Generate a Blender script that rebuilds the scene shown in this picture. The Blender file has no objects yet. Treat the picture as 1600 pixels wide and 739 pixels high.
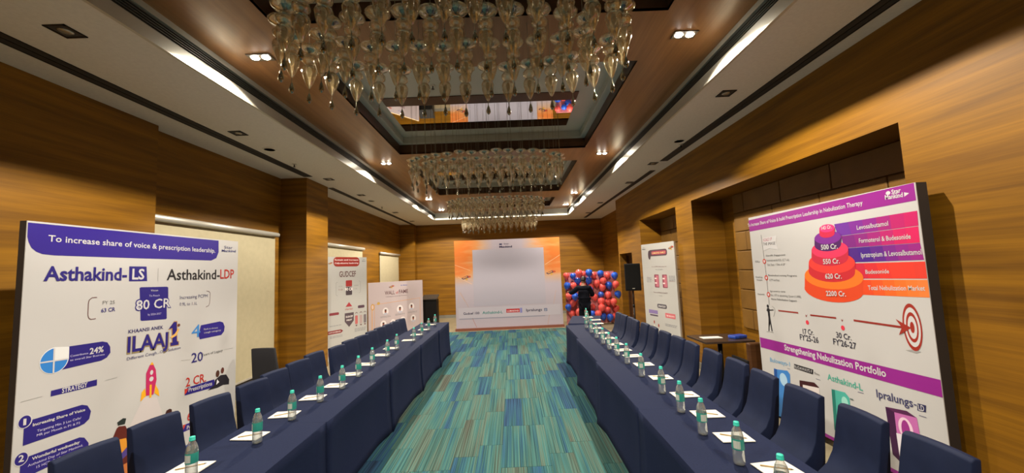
import bpy, bmesh, math, random
from mathutils import Vector, Matrix
PI = math.pi
rnd = random.Random(7)
S = bpy.context.scene
COL = S.collection

# ---------------------------------------------------------------- camera
cam_d = bpy.data.cameras.new('camera'); cam = bpy.data.objects.new('camera', cam_d); COL.objects.link(cam)
cam_d.sensor_width = 36.0; cam_d.lens = 600.0 / 1600.0 * 36.0; cam_d.clip_start = .05; cam_d.clip_end = 100
fwd = Vector((0.005029, 0.996475, 0.083736)); right = Vector((0.999188, -0.001661, -0.040248)); up = Vector((0.039968, -0.083870, 0.995675))
cam.matrix_world = Matrix(((right.x, up.x, -fwd.x, 0), (right.y, up.y, -fwd.y, 0), (right.z, up.z, -fwd.z, 1.95), (0, 0, 0, 1)))
S.camera = cam

# ---------------------------------------------------------------- world, exposure
w = bpy.data.worlds.new('world'); S.world = w; w.use_nodes = True
w.node_tree.nodes['Background'].inputs[0].default_value = (.9, .85, .8, 1); w.node_tree.nodes['Background'].inputs[1].default_value = .005
S.view_settings.view_transform = 'Standard'; S.view_settings.look = 'None'; S.view_settings.gamma = 1; S.view_settings.use_curve_mapping = False
S.view_settings.exposure = 0.0
LAMP_POWER = 40.0          # watts of each spot lamp in a twin downlight
LAMP_COLOR = (1.0, .89, .73)
S.cycles.transparent_max_bounces = 32

# ---------------------------------------------------------------- helpers
def lin(h):
    if isinstance(h, tuple): return h
    h = h.lstrip('#')
    if len(h) == 3: h = ''.join(c*2 for c in h)
    v = [int(h[i:i+2], 16)/255 for i in (0, 2, 4)]
    return tuple(c/12.92 if c <= .04045 else ((c+.055)/1.055)**2.4 for c in v)
MATS = {}
def mat(name, col, rough=.6, metal=0.0, spec=.5, sheen=0.0, noise=None, bump=None, scale=(1, 1, 1)):
    """principled with optional colour noise (amount, scale) and bump (strength, scale)"""
    if name in MATS: return MATS[name]
    m = bpy.data.materials.new(name); m.use_nodes = True; nt = m.node_tree; N = nt.nodes; L = nt.links
    b = N['Principled BSDF']; c = lin(col)
    b.inputs['Base Color'].default_value = (*c, 1); b.inputs['Roughness'].default_value = rough
    b.inputs['Metallic'].default_value = metal; b.inputs['Specular IOR Level'].default_value = spec
    if sheen: b.inputs['Sheen Weight'].default_value = sheen
    if noise or bump:
        tc = N.new('ShaderNodeTexCoord'); mp = N.new('ShaderNodeMapping'); mp.inputs['Scale'].default_value = scale
        L.new(tc.outputs['Object'], mp.inputs[0])
    if noise:
        n = N.new('ShaderNodeTexNoise'); n.inputs['Scale'].default_value = noise[1]; n.inputs['Detail'].default_value = 4
        L.new(mp.outputs[0], n.inputs['Vector'])
        r = N.new('ShaderNodeMapRange'); r.inputs[1].default_value = .3; r.inputs[2].default_value = .7
        r.inputs[3].default_value = 1-noise[0]; r.inputs[4].default_value = 1+noise[0]
        L.new(n.outputs[0], r.inputs[0])
        vm = N.new('ShaderNodeVectorMath'); vm.operation = 'SCALE'; vm.inputs[0].default_value = c
        L.new(r.outputs[0], vm.inputs['Scale']); L.new(vm.outputs[0], b.inputs['Base Color'])
    if bump:
        n2 = N.new('ShaderNodeTexNoise'); n2.inputs['Scale'].default_value = bump[1]; n2.inputs['Detail'].default_value = 3
        L.new(mp.outputs[0], n2.inputs['Vector'])
        bp = N.new('ShaderNodeBump'); bp.inputs['Strength'].default_value = bump[0]; bp.inputs['Distance'].default_value = .01
        L.new(n2.outputs[0], bp.inputs['Height']); L.new(bp.outputs[0], b.inputs['Normal'])
    MATS[name] = m; return m
def emis(name, col, strength):
    if name in MATS: return MATS[name]
    m = bpy.data.materials.new(name); m.use_nodes = True; b = m.node_tree.nodes['Principled BSDF']
    b.inputs['Base Color'].default_value = (.8, .8, .8, 1); b.inputs['Emission Color'].default_value = (*lin(col), 1); b.inputs['Emission Strength'].default_value = strength
    MATS[name] = m; return m
def wood(name, c1, c2, rough=.45, axis=2):
    """veneer: fine grain running level, broad soft figure"""
    m = bpy.data.materials.new(name); m.use_nodes = True; nt = m.node_tree; N = nt.nodes; L = nt.links; b = N['Principled BSDF']
    tc = N.new('ShaderNodeTexCoord')
    def noi(sc, k, det):
        mp = N.new('ShaderNodeMapping'); mp.inputs['Scale'].default_value = sc; L.new(tc.outputs['Object'], mp.inputs[0])
        n = N.new('ShaderNodeTexNoise'); n.inputs['Scale'].default_value = k; n.inputs['Detail'].default_value = det; L.new(mp.outputs[0], n.inputs['Vector']); return n
    s = [.35, .35, .35]; s[axis] = 6.0; n1 = noi(s, 2.2, 5)
    s = [.6, .6, .6]; s[axis] = 60.0; n2 = noi(s, 1.5, 3)
    mx = N.new('ShaderNodeMath'); mx.operation = 'MULTIPLY_ADD'; L.new(n2.outputs[0], mx.inputs[0]); mx.inputs[1].default_value = .35; L.new(n1.outputs[0], mx.inputs[2])
    cr = N.new('ShaderNodeValToRGB'); cr.color_ramp.elements[0].position = .45; cr.color_ramp.elements[1].position = .95
    cr.color_ramp.elements[0].color = (*c1, 1); cr.color_ramp.elements[1].color = (*c2, 1)
    L.new(mx.outputs[0], cr.inputs[0]); L.new(cr.outputs[0], b.inputs['Base Color'])
    b.inputs['Roughness'].default_value = rough; b.inputs['Specular IOR Level'].default_value = .35
    MATS[name] = m; return m
def glass(name, tint, edge, gloss=.06, rough=.03, k=.75, lit_mix=0, lit_col=(1, 1, 1)):
    m = bpy.data.materials.new(name); m.use_nodes = True; nt = m.node_tree; N = nt.nodes; L = nt.links
    for n in list(N):
        if n.type != 'OUTPUT_MATERIAL': N.remove(n)
    out = [n for n in N if n.type == 'OUTPUT_MATERIAL'][0]
    t = N.new('ShaderNodeBsdfTransparent'); g = N.new('ShaderNodeBsdfGlossy'); g.inputs['Roughness'].default_value = rough; g.inputs['Color'].default_value = (*edge, 1)
    lw = N.new('ShaderNodeLayerWeight'); lw.inputs['Blend'].default_value = .35
    cr = N.new('ShaderNodeMixRGB'); cr.inputs[1].default_value = (*tint, 1); cr.inputs[2].default_value = (tint[0]*.72, tint[1]*.70, tint[2]*.64, 1)
    L.new(lw.outputs['Facing'], cr.inputs[0]); L.new(cr.outputs[0], t.inputs[0])
    mr = N.new('ShaderNodeMapRange'); mr.inputs[3].default_value = gloss; mr.inputs[4].default_value = k; L.new(lw.outputs['Facing'], mr.inputs[0])
    mx = N.new('ShaderNodeMixShader'); L.new(mr.outputs[0], mx.inputs[0]); L.new(t.outputs[0], mx.inputs[1]); L.new(g.outputs[0], mx.inputs[2])
    if lit_mix:   # pale diffuse share mixed in so the glass looks brighter and lit
        d = N.new('ShaderNodeBsdfDiffuse'); d.inputs[0].default_value = (*lit_col, 1); m2 = N.new('ShaderNodeMixShader'); m2.inputs[0].default_value = lit_mix
        L.new(mx.outputs[0], m2.inputs[1]); L.new(d.outputs[0], m2.inputs[2]); L.new(m2.outputs[0], out.inputs[0])
    else: L.new(mx.outputs[0], out.inputs[0])
    MATS[name] = m; return m

class MB:
    """collects shapes and links them as ONE mesh object"""
    def __init__(s): s.v = []; s.f = []; s.mi = []; s.cur = 0; s.sm = []
    def add(s, vs, fs, smooth=False):
        o = len(s.v); s.v += [tuple(p) for p in vs]
        for f in fs: s.f.append([i+o for i in f]); s.mi.append(s.cur); s.sm.append(smooth)
        return s
    def box(s, x0, y0, z0, x1, y1, z1):
        return s.add([(x0,y0,z0),(x1,y0,z0),(x1,y1,z0),(x0,y1,z0),(x0,y0,z1),(x1,y0,z1),(x1,y1,z1),(x0,y1,z1)],
                     [(0,3,2,1),(4,5,6,7),(0,1,5,4),(1,2,6,5),(2,3,7,6),(3,0,4,7)])
    def obox(s, c, dx, dy, hx, hy, z0, z1):
        """box with free plan axes dx, dy (unit vectors), half sizes"""
        P = [(c[0]+a*hx*dx[0]+b*hy*dy[0], c[1]+a*hx*dx[1]+b*hy*dy[1]) for a, b in ((-1,-1),(1,-1),(1,1),(-1,1))]
        return s.add([(p[0],p[1],z) for z in (z0,z1) for p in P], [(0,3,2,1),(4,5,6,7),(0,1,5,4),(1,2,6,5),(2,3,7,6),(3,0,4,7)])
    def lathe(s, prof, n=16, c=(0,0,0), cap=True, sx=1, sy=1):
        vs = []; 
        for r, z in prof:
            for i in range(n):
                a = 2*PI*i/n; vs.append((c[0]+r*sx*math.cos(a), c[1]+r*sy*math.sin(a), c[2]+z))
        fs = [(k*n+i, k*n+(i+1)%n, (k+1)*n+(i+1)%n, (k+1)*n+i) for k in range(len(prof)-1) for i in range(n)]
        s.add(vs, fs, True)
        if cap:
            o = len(s.v)-len(vs)
            if prof[0][0] > 1e-4: s.f.append([o+i for i in range(n)][::-1]); s.mi.append(s.cur); s.sm.append(False)
            if prof[-1][0] > 1e-4: s.f.append([o+(len(prof)-1)*n+i for i in range(n)]); s.mi.append(s.cur); s.sm.append(False)
        return s
    def tube(s, pts, r, n=6):
        pts = [Vector(p) for p in pts]; vs = []; fs = []
        for k, p in enumerate(pts):
            d = (pts[min(k+1,len(pts)-1)]-pts[max(k-1,0)]).normalized()
            a = d.orthogonal().normalized() if k == 0 else (a-d*a.dot(d)).normalized()
            b = d.cross(a); rr = r[k] if isinstance(r, (list, tuple)) else r
            vs += [p+(a*math.cos(2*PI*i/n)+b*math.sin(2*PI*i/n))*rr for i in range(n)]
        fs = [(k*n+i, k*n+(i+1)%n, (k+1)*n+(i+1)%n, (k+1)*n+i) for k in range(len(pts)-1) for i in range(n)]
        fs += [tuple(range(n))[::-1], tuple((len(pts)-1)*n+i for i in range(n))]
        return s.add(vs, fs, True)
    def extrude(s, poly, axis, a0, a1, smooth=False):
        """closed 2-D outline pushed along an axis"""
        n = len(poly)
        def P(p, a): return {'x': (a, p[0], p[1]), 'y': (p[0], a, p[1]), 'z': (p[0], p[1], a)}[axis]
        return s.add([P(p, a0) for p in poly]+[P(p, a1) for p in poly],
                     [tuple(range(n))[::-1], tuple(range(n, 2*n))]+[(i, (i+1)%n, n+(i+1)%n, n+i) for i in range(n)], smooth)
    def build(s, name, mats, parent=None, loc=None, bevel=0, seg=2, smooth_angle=None):
        me = bpy.data.meshes.new(name); me.from_pydata(s.v, [], s.f); me.update()
        for m in (mats if isinstance(mats, (list, tuple)) else [mats]): me.materials.append(m)
        me.polygons.foreach_set('material_index', s.mi); me.polygons.foreach_set('use_smooth', s.sm)
        bm = bmesh.new(); bm.from_mesh(me); bmesh.ops.recalc_face_normals(bm, faces=bm.faces); bm.to_mesh(me); bm.free()
        o = bpy.data.objects.new(name, me); COL.objects.link(o)
        if parent: o.parent = parent
        if loc: o.location = loc
        if bevel:
            b = o.modifiers.new('bevel', 'BEVEL'); b.width = bevel; b.segments = seg; b.limit_method = 'ANGLE'; b.angle_limit = math.radians(40)
        return o
def tag(o, label=None, cat=None, group=None, kind=None):
    for k, v in (('label', label), ('category', cat), ('group', group), ('kind', kind)):
        if v: o[k] = v
    return o
def thing(name, label, cat, loc=(0,0,0), rz=0, group=None):
    o = bpy.data.objects.new(name, None); COL.objects.link(o); o.location = loc; o.rotation_euler = (0,0,rz); o.empty_display_size = .1
    return tag(o, label, cat, group)
def copy_tree(o, parent=None):
    c = o.copy(); COL.objects.link(c); c.parent = parent
    for ch in o.children: copy_tree(ch, c)
    return c
def struct(name, b, m, parent=None, bevel=0):
    o = b.build(name, m, parent, bevel=bevel)
    if not parent: o['kind'] = 'structure'
    return o
def ordinal(i): return ['first','second','third','fourth','fifth','sixth','seventh','eighth','ninth','tenth','eleventh','twelfth','thirteenth','fourteenth','fifteenth','sixteenth','seventeenth'][i]

# ---------------------------------------------------------------- materials
W_WALL = wood('amber_veneer', (.140, .058, .0015), (.30, .134, .003), .6)
W_CEIL = wood('walnut_ceiling_veneer', (.22, .10, .034), (.35, .17, .060), .35, axis=0)
W_DARK = wood('dark_walnut', (.05, .02, .008), (.10, .042, .015), .4)
M_CEIL = mat('ceiling_paint', (.70, .67, .61), .9, noise=(.04, 30))
M_GREY = mat('recess_grey_gloss', (.48, .49, .44), .35)
M_SLOT = mat('slot_black', (.03, .03, .03), .6)
M_LIP = mat('brushed_lip_metal', (.50, .48, .40), .35, metal=.3)
M_GRILL = mat('grille_metal', (.10, .095, .08), .45, metal=.4)
M_MIRROR = mat('mirror', (.80, .80, .80), .01, metal=1.0)
M_STONE = mat('beige_stone', (.26, .22, .14), .45, noise=(.18, 2.5), scale=(1, 3, 1))
M_SKIRT = mat('grey_skirting', (.20, .19, .16), .5)
M_LEATHER = mat('brown_leather_panel', (.19, .095, .018), .5, noise=(.15, 3), bump=(.15, 60))
M_NAVY = mat('navy_cloth', (.012, .018, .050), .8, spec=.10, noise=(.12, 90), bump=(.05, 220))
M_NAVYC = mat('navy_spandex', (.009, .015, .044), .65, spec=.15, noise=(.10, 8), bump=(.08, 12))
M_BLACKC = mat('black_spandex', (.008, .008, .012), .7)
M_BLACK = mat('black_plastic', (.008, .008, .009), .5, spec=.2)
M_BLACKM = mat('black_metal', (.02, .02, .02), .35, metal=.6)
M_PAPER = mat('white_paper', (.72, .71, .66), .8)
M_PENCIL = mat('tan_pencil', (.50, .32, .12), .5)
M_WHITE = mat('white_board', (.52, .52, .53), .5)
M_CREAM = mat('cream_blind_fabric', (.46, .41, .27), .85, noise=(.04, 12), bump=(.03, 300))
M_ALU = mat('aluminium_rail', (.55, .53, .47), .4, metal=.4)
M_BROWNEDGE = mat('dark_board_side', (.022, .016, .014), .7)
M_CRYSTAL = glass('pendant_glass', (.97, .95, .89), (1.0, .95, .82), .18, .05, .80, .075, (.75, .68, .50))
M_SMOKE = glass('smoky_crystal', (.20, .19, .15), (.95, .92, .75), .22, .05, .8)
M_CLEAR = glass('clear_bottle', (.985, .995, .995), (.95, 1, 1), .16, .08, .7, .10, (.8, .85, .85))
M_WATER = glass('water', (.98, .99, .995), (.9, .97, 1), .06, .06, .3, .05, (.8, .85, .85))
M_TEAL = mat('teal_label', (.03, .30, .25), .4)
M_TEALCAP = mat('teal_cap', (.03, .55, .44), .4)
M_WIRE = mat('steel_wire', (.30, .27, .20), .4, metal=.6)
M_CAP = mat('dark_pendant_cap', (.03, .04, .045), .25, metal=.5)

def carpet_material():
    m = bpy.data.materials.new('striped_carpet'); m.use_nodes = True; nt = m.node_tree; N = nt.nodes; L = nt.links; b = N['Principled BSDF']
    oi = N.new('ShaderNodeObjectInfo'); tc = N.new('ShaderNodeTexCoord')
    sh = N.new('ShaderNodeVectorMath'); sh.operation = 'SCALE'; sh.inputs[0].default_value = (37, 91, 13); L.new(oi.outputs['Random'], sh.inputs['Scale'])
    ad = N.new('ShaderNodeVectorMath'); L.new(tc.outputs['Object'], ad.inputs[0]); L.new(sh.outputs[0], ad.inputs[1])
    def noi(sc, det):
        mp = N.new('ShaderNodeMapping'); mp.inputs['Scale'].default_value = sc; L.new(ad.outputs[0], mp.inputs[0])
        n = N.new('ShaderNodeTexNoise'); n.inputs['Scale'].default_value = 1; n.inputs['Detail'].default_value = det; L.new(mp.outputs[0], n.inputs['Vector']); return n
    stripes = noi((70, .35, 1), 3); broad = noi((6, .5, 1), 2)
    mx = N.new('ShaderNodeMath'); mx.operation = 'MULTIPLY_ADD'; mx.inputs[1].default_value = .60
    L.new(stripes.outputs[0], mx.inputs[0])
    m2 = N.new('ShaderNodeMath'); m2.operation = 'MULTIPLY_ADD'; m2.inputs[1].default_value = .75; L.new(broad.outputs[0], m2.inputs[0])
    m3 = N.new('ShaderNodeMath'); m3.operation = 'MULTIPLY_ADD'; m3.inputs[1].default_value = .30; m3.inputs[2].default_value = -.28; L.new(oi.outputs['Random'], m3.inputs[0])
    L.new(m3.outputs[0], m2.inputs[2]); L.new(m2.outputs[0], mx.inputs[2])
    cr = N.new('ShaderNodeValToRGB'); e = cr.color_ramp.elements
    pal = [(.22, (.018, .040, .085)), (.36, (.024, .072, .15)), (.46, (.030, .105, .135)), (.56, (.050, .145, .135)), (.68, (.085, .140, .115)), (.82, (.075, .080, .065))]
    e[0].position = pal[0][0]; e[0].color = (*pal[0][1], 1); e[1].position = pal[-1][0]; e[1].color = (*pal[-1][1], 1)
    for p, c in pal[1:-1]: k = e.new(p); k.color = (*c, 1)
    L.new(mx.outputs[0], cr.inputs[0])
    dark = N.new('ShaderNodeMapRange'); dark.inputs[1].default_value = .35; dark.inputs[2].default_value = .6; dark.inputs[3].default_value = .45; dark.inputs[4].default_value = 1.25
    fine = noi((150, .6, 1), 2); L.new(fine.outputs[0], dark.inputs[0])
    vm = N.new('ShaderNodeVectorMath'); vm.operation = 'SCALE'; L.new(cr.outputs[0], vm.inputs[0]); L.new(dark.outputs[0], vm.inputs['Scale'])
    L.new(vm.outputs[0], b.inputs['Base Color']); b.inputs['Roughness'].default_value = .95; b.inputs['Specular IOR Level'].default_value = .15
    return m
M_CARPET = carpet_material()

# ---------------------------------------------------------------- the setting
ZC, ZW, ZR = 3.96, 4.25, 4.56          # white ceiling, walnut plane, recess roof
XL, XR, YB, YF = -4.45, 3.37, 16.4, -9.0
struct('floor', MB().box(-4.8, YF-.2, -.1, 4.2, YB+.2, 0), M_STONE)
# carpet planks, a part of the floor setting each
carpet = MB().box(-2.45, -2.0, .0, 1.85, 1.9, .006); struct('floor', carpet, M_CARPET)
carpet_root = thing('carpet', 'striped teal and blue plank carpet running down the aisle under both table rows', 'carpet', (0,0,0))
proto = MB().box(-.1245, -.4985, 0, .1245, .4985, .008).build('carpet_plank', M_CARPET, carpet_root, bevel=.002, seg=1)
nx = 17; first = True
for i in range(nx):
    off = [0, .5, .25, .75][i % 4] if i % 2 else [0, .5][(i//2) % 2]
    y = 1.95 + off
    for j in range(12):
        yy = y + j
        e0, e1 = yy-.5, min(yy+.5, 12.5)
        if e1-e0 < .1: continue
        o = proto if first else proto.copy()
        if not first: COL.objects.link(o); o.parent = carpet_root
        first = False
        o.location = (-2.30 + i*.25, (e0+e1)/2, 0); o.scale = (1, e1-e0, 1)
# left wall
struct('wall_left', MB().box(XL-.4, YF, 0, XL, 4.8, ZC+.1), W_WALL)
struct('wall_left', MB().box(-4.9, 4.8, 0, -4.6, YB, ZC+.1), W_WALL)
struct('wall_left', MB().box(-4.6, 7.68, 0, -4.08, 8.58, ZC+.05), W_WALL)
struct('wall_left', MB().box(-4.6, 16.0, 0, -4.0, YB, ZC+.05), W_WALL)
struct('wall_back', MB().box(-4.9, YB, 0, 4.3, YB+.2, ZC+.1), W_WALL)
struct('wall_front', MB().box(-4.9, YF-.2, 0, 4.3, YF, ZC+.6), W_DARK)
# right wall: bulkhead over niches, piers between
wr = MB(); wr.box(XR, YF, 3.07, 4.3, 12.0, ZC+.1); struct('wall_right', wr, W_WALL)
struct('wall_right', MB().box(XR, YF, 0, 4.3, 3.2, 3.07), W_WALL)
struct('wall_right', MB().box(XR, 7.02, 0, 3.94, 7.71, 3.07), W_WALL)
struct('wall_right', MB().box(3.94, 3.2, 0, 4.3, YB, ZC+.1), W_WALL)
struct('wall_right', MB().box(XR, 9.9, 0, 3.94, 10.7, 3.07), W_WALL)
struct('wall_right', MB().box(XR, 10.7, 2.27, 3.94, 12.0, 3.07), W_WALL)
struct('wall_right', MB().box(XR, 11.9, 0, 3.94, 12.0, 2.27), W_WALL)
d = MB().box(3.62, 10.74, 0, 3.67, 11.86, 2.24).build('door_1', W_DARK); d['kind'] = 'structure'
MB().box(3.56, 10.70, 0, 3.62, 10.76, 2.27).box(3.56, 11.84, 0, 3.62, 11.90, 2.27).box(3.56, 10.70, 2.21, 3.62, 11.90, 2.27).build('door_frame', W_DARK, d)
MB().tube([(3.60, 10.86, .98), (3.60, 10.86, 1.2)], .012).build('door_handle', M_ALU, d)
# skirting
struct('baseboard_back', MB().box(-4.0, YB-.02, 0, 3.94, YB, .12), M_SKIRT)
struct('baseboard_left', MB().box(-4.6, 8.58, 0, -4.58, 16.0, .12).box(-4.6, 4.8, 0, -4.58, 7.68, .12).box(XL, YF, 0, XL+.02, 4.8, .12), M_SKIRT)
struct('baseboard_right', MB().box(3.92, 3.2, 0, 3.94, 7.02, .12).box(3.92, 7.71, 0, 3.94, 9.9, .12).box(XR-.02, YF, 0, XR, 3.2, .12).box(XR-.02, 7.02, 0, XR, 7.71, .12), M_SKIRT)
# upholstered wall panels, brick bond, each its own piece
def wall_panels(y0, y1, z0, z1, label):
    root = thing('wall_panelling', label, 'wall panel', (3.94, (y0+y1)/2, z0))
    rows = round((z1-z0)/.325); h = (z1-z0)/rows; first = True
    for r in range(rows):
        y = y0; k = 0
        while y < y1-.05:
            wd = .88 if (k or r % 2) else .46
            if r % 3 == 2 and k == 0: wd = .66
            e = min(y+wd, y1)
            if y1-e < .2: e = y1
            b = MB().box(-.045, y+.006-(y0+y1)/2, r*h+.005, -.0005, e-.006-(y0+y1)/2, (r+1)*h-.005)
            b.build('wall_panel', M_LEATHER, root, bevel=.012, seg=2)
            y = e; k += 1
wall_panels(3.22, 6.62, .80, 3.07, 'brown leather wall panels in brick bond filling the niche behind the purple-banded board')
wall_panels(7.73, 9.88, .80, 3.07, 'brown leather wall panels in the niche behind the tall white board by the pier')

# ceilings
cb = MB()
cb.box(-4.9, YF, ZC, -2.95, YB, ZC+.05); struct('ceiling', cb, M_CEIL)
struct('ceiling', MB().box(2.33, YF, ZC, 4.3, YB, ZC+.05), M_CEIL)
struct('ceiling', MB().box(-2.95, 15.0, ZC, 2.33, YB, ZC+.05), M_CEIL)
struct('ceiling', MB().box(-2.95, YF, ZR, 2.33, 15.05, ZR+.05), M_GREY)
# walnut plane: side strips and cross beams
holes = [(-3.75, -.65), (.2, 3.33), (4.18, 7.32), (8.2, 11.45), (12.5, 14.25)]
HX0, HX1 = -2.08, 1.53
struct('ceiling', MB().box(-2.93, YF, ZW, HX0, 15.0, ZW+.03), W_CEIL)
struct('ceiling', MB().box(HX1, YF, ZW, 2.31, 15.0, ZW+.03), W_CEIL)
ys = [YF] + [v for h in holes for v in h] + [15.0]
for k in range(0, len(ys), 2): struct('ceiling', MB().box(HX0, ys[k], ZW, HX1, ys[k+1], ZW+.03), W_CEIL)
for n, (a, b_) in enumerate(holes):
    t = MB().box(HX0-.03, a-.03, ZW+.001, HX0, b_+.03, ZR).box(HX1, a-.03, ZW+.001, HX1+.03, b_+.03, ZR).box(HX0, a-.03, ZW+.001, HX1, a, ZR).box(HX0, b_, ZW+.001, HX1, b_+.03, ZR)
    struct('trim_%d' % (n+1), t, W_DARK)
    # grey inner border stepping in below the roof
    g = MB().box(HX0+.001, a+.001, ZR-.12, HX0+.10, b_-.001, ZR-.002).box(HX1-.10, a+.001, ZR-.12, HX1-.001, b_-.001, ZR-.002).box(HX0+.1, b_-.10, ZR-.12, HX1-.1, b_-.001, ZR-.002)
    struct('trim_%d' % (n+11), g, M_GREY)
    mr = MB().box(-1.85, b_-1.5, ZR-.008, 1.12, b_-(.42 if n < 4 else .06), ZR-.001).build('mirror_panel', M_MIRROR)
    MB().box(-1.85, b_-1.78, ZR-.012, 1.12, b_-1.505, ZR-.001).build('mirror_border', W_DARK, mr)
    tag(mr, ['mirror panel in the ceiling recess behind the camera', 'mirror panel above the nearest chandelier', 'mirror panel above the second chandelier from the camera', 'mirror panel above the third chandelier from the camera', 'mirror panel above the farthest chandelier by the back wall'][n], 'mirror', 'ceiling mirrors')
# cove: lip, linear grille and upper trim on each side
def cove(x, sgn, name):
    """vertical face between white ceiling and walnut plane; sgn = direction into the room's middle"""
    a, b_ = sorted((x, x+sgn*.03))
    struct(name, MB().box(a, YF, ZC-.004, b_, 15.0, ZC+.115), M_LIP)
    struct(name, MB().box(min(x-sgn*.03, x), YF, ZC+.05, max(x-sgn*.03, x), 15.0, ZW+.05), M_SLOT)
    struct(name, MB().box(a, YF, ZW-.055, b_, 15.0, ZW), M_LIP)
    r = thing('air_grille', 'dark linear air grille along the %s cove of the ceiling' % ('left' if sgn > 0 else 'right'), 'air grille', (x, 5.5, ZC+.115))
    for k in range(5): MB().box(min(0, sgn*.016), -9.4, .006+k*.024, max(0, sgn*.016), 9.45, .014+k*.024).build('slat', M_GRILL, r)
cove(-2.95, 1, 'trim_21'); cove(2.33, -1, 'trim_22')
struct('trim_23', MB().box(-2.92, 14.97, ZC-.004, 2.30, 15.0, ZC+.115), M_LIP)
struct('trim_23', MB().box(-2.92, 15.0, ZC+.05, 2.30, 15.03, ZR), M_GREY)
struct('trim_23', MB().box(-2.92, 14.975, ZW-.03, 2.30, 15.0, ZW), M_LIP)
cl = MB().box(-2.90, 14.955, ZC+.03, 2.28, 14.969, ZC+.06).build('cove_light', emis('cove_led', (1.0, .97, .80), 3.5))
tag(cl, 'long glowing light strip along the far cove of the ceiling', 'strip light')
# black slot diffusers in the white ceiling
for n, (x0, x1, y0, y1, lb) in enumerate(((-4.09, -3.92, YF, 7.6, 'black slot diffuser in the left white ceiling, nearer of two'), (-4.12, -3.99, 8.66, 16.1, 'black slot diffuser in the left white ceiling, far of two'),
        (3.02, 3.18, YF, 7.45, 'black slot diffuser in the right white ceiling, nearer of two'), (3.10, 3.22, 8.2, 15.9, 'black slot diffuser in the right white ceiling, far of two'))):
    r = thing('slot_diffuser', lb, 'air vent', ((x0+x1)/2, (y0+y1)/2, ZC))
    hx, hy = (x1-x0)/2, (y1-y0)/2
    MB().box(-hx+.012, -hy+.012, -.004, hx-.012, hy-.012, -.001).build('slot', M_SLOT, r)
    MB().box(-hx, -hy, -.007, -hx+.012, hy, -.0005).box(hx-.012, -hy, -.007, hx, hy, -.0005).box(-hx, -hy, -.007, hx, -hy+.012, -.0005).box(-hx, hy-.012, -.007, hx, hy, -.0005).build('frame', M_BLACKM, r)
    MB().box(-.004, -hy+.012, -.008, .004, hy-.012, -.004).build('divider', M_BLACKM, r)

# ---------------------------------------------------------------- ceiling lamps
M_LED = emis('lamp_led', (1.0, .93, .80), 120)
M_TRIMW = mat('lamp_trim', (.05, .035, .02), .5)
def twin_lamp(x, y, label):
    r = thing('twin_downlight', label, 'ceiling light', (x, y, ZW), group='twin downlights in the walnut ceiling')
    MB().box(-.12, -.065, -.008, .12, .065, -.0005).build('bezel', M_TRIMW, r, bevel=.004)
    for s in (-1, 1):
        MB().lathe([(.0, -.022), (.028, -.019), (.04, -.008)], 16, (s*.056, 0, 0)).build('lamp', M_LED, r)
    l = bpy.data.lights.new('lamp_light', 'SPOT'); l.energy = LAMP_POWER*12; l.color = LAMP_COLOR; l.spot_size = math.radians(140); l.spot_blend = .15; l.shadow_soft_size = .03
    lo = bpy.data.objects.new('lamp_light', l); COL.objects.link(lo); lo.parent = r; lo.location = (0, 0, -.035)
LY = [('nearest', 3.83), ('second nearest', 7.86), ('third', 12.0), ('farthest', 14.2)]
for nm, y in LY:
    twin_lamp(-2.52, y, 'bright twin downlight, %s of the left line in the walnut ceiling' % nm)
    twin_lamp({3.83: 1.85, 7.86: 1.96, 12.0: 2.06, 14.2: 2.12}[y], y-.12, 'bright twin downlight, %s of the right line in the walnut ceiling' % nm)
for y in (-.1,): 
    twin_lamp(-2.52, y, 'bright twin downlight overhead left, behind the camera'); twin_lamp(1.85, y, 'bright twin downlight overhead right, behind the camera')

def square_spot(x, y, label, s=.085):
    r = thing('square_spotlight', label, 'ceiling light', (x, y, ZC), group='unlit black square spotlights')
    MB().box(-s, -s, -.008, -s+.015, s, -.0005).box(s-.015, -s, -.008, s, s, -.0005).box(-s, -s, -.008, s, -s+.015, -.0005).box(-s, s-.015, -.008, s, s, -.0005).build('frame', M_BLACKM, r)
    MB().box(-s+.015, -s+.015, -.004, s-.015, s-.015, -.001).build('housing', M_SLOT, r)
    MB().lathe([(.0, -.012), (.03, -.014), (.045, -.008), (.05, -.004)], 18).build('lens', mat('lens_grey', (.35, .34, .3), .2, metal=.5), r)
for i, (x, y) in enumerate(((-3.44, 2.89), (-3.68, 5.15), (-3.72, 7.87), (-3.72, 9.6), (-3.76, 12.6), (-3.8, 14.9))):
    square_spot(x, y, 'unlit black square spotlight, %s from the camera in the left ceiling' % ordinal(i))
for i, (x, y) in enumerate(((2.68, 4.48), (2.95, 7.62), (3.0, 9.35), (2.95, 12.25), (3.0, 14.5))):
    square_spot(x, y, 'unlit black square spotlight, %s from the camera in the right ceiling' % ordinal(i))
for x, y, lb in ((-3.7, 5.87, 'round ceiling speaker in the left white ceiling, nearer one'), (-3.77, 10.43, 'round ceiling speaker in the left white ceiling, farther one'), (2.88, 6.24, 'round ceiling speaker in the right white ceiling')):
    r = thing('ceiling_speaker', lb, 'speaker', (x, y, ZC))
    MB().lathe([(.0, -.006), (.075, -.006)], 24).build('mesh_grille', mat('speaker_mesh', (.42, .40, .35), .7), r)
    MB().lathe([(.075, -.001), (.075, -.008), (.095, -.008), (.10, -.001)], 24, cap=False).build('ring', M_CEIL, r)
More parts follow.
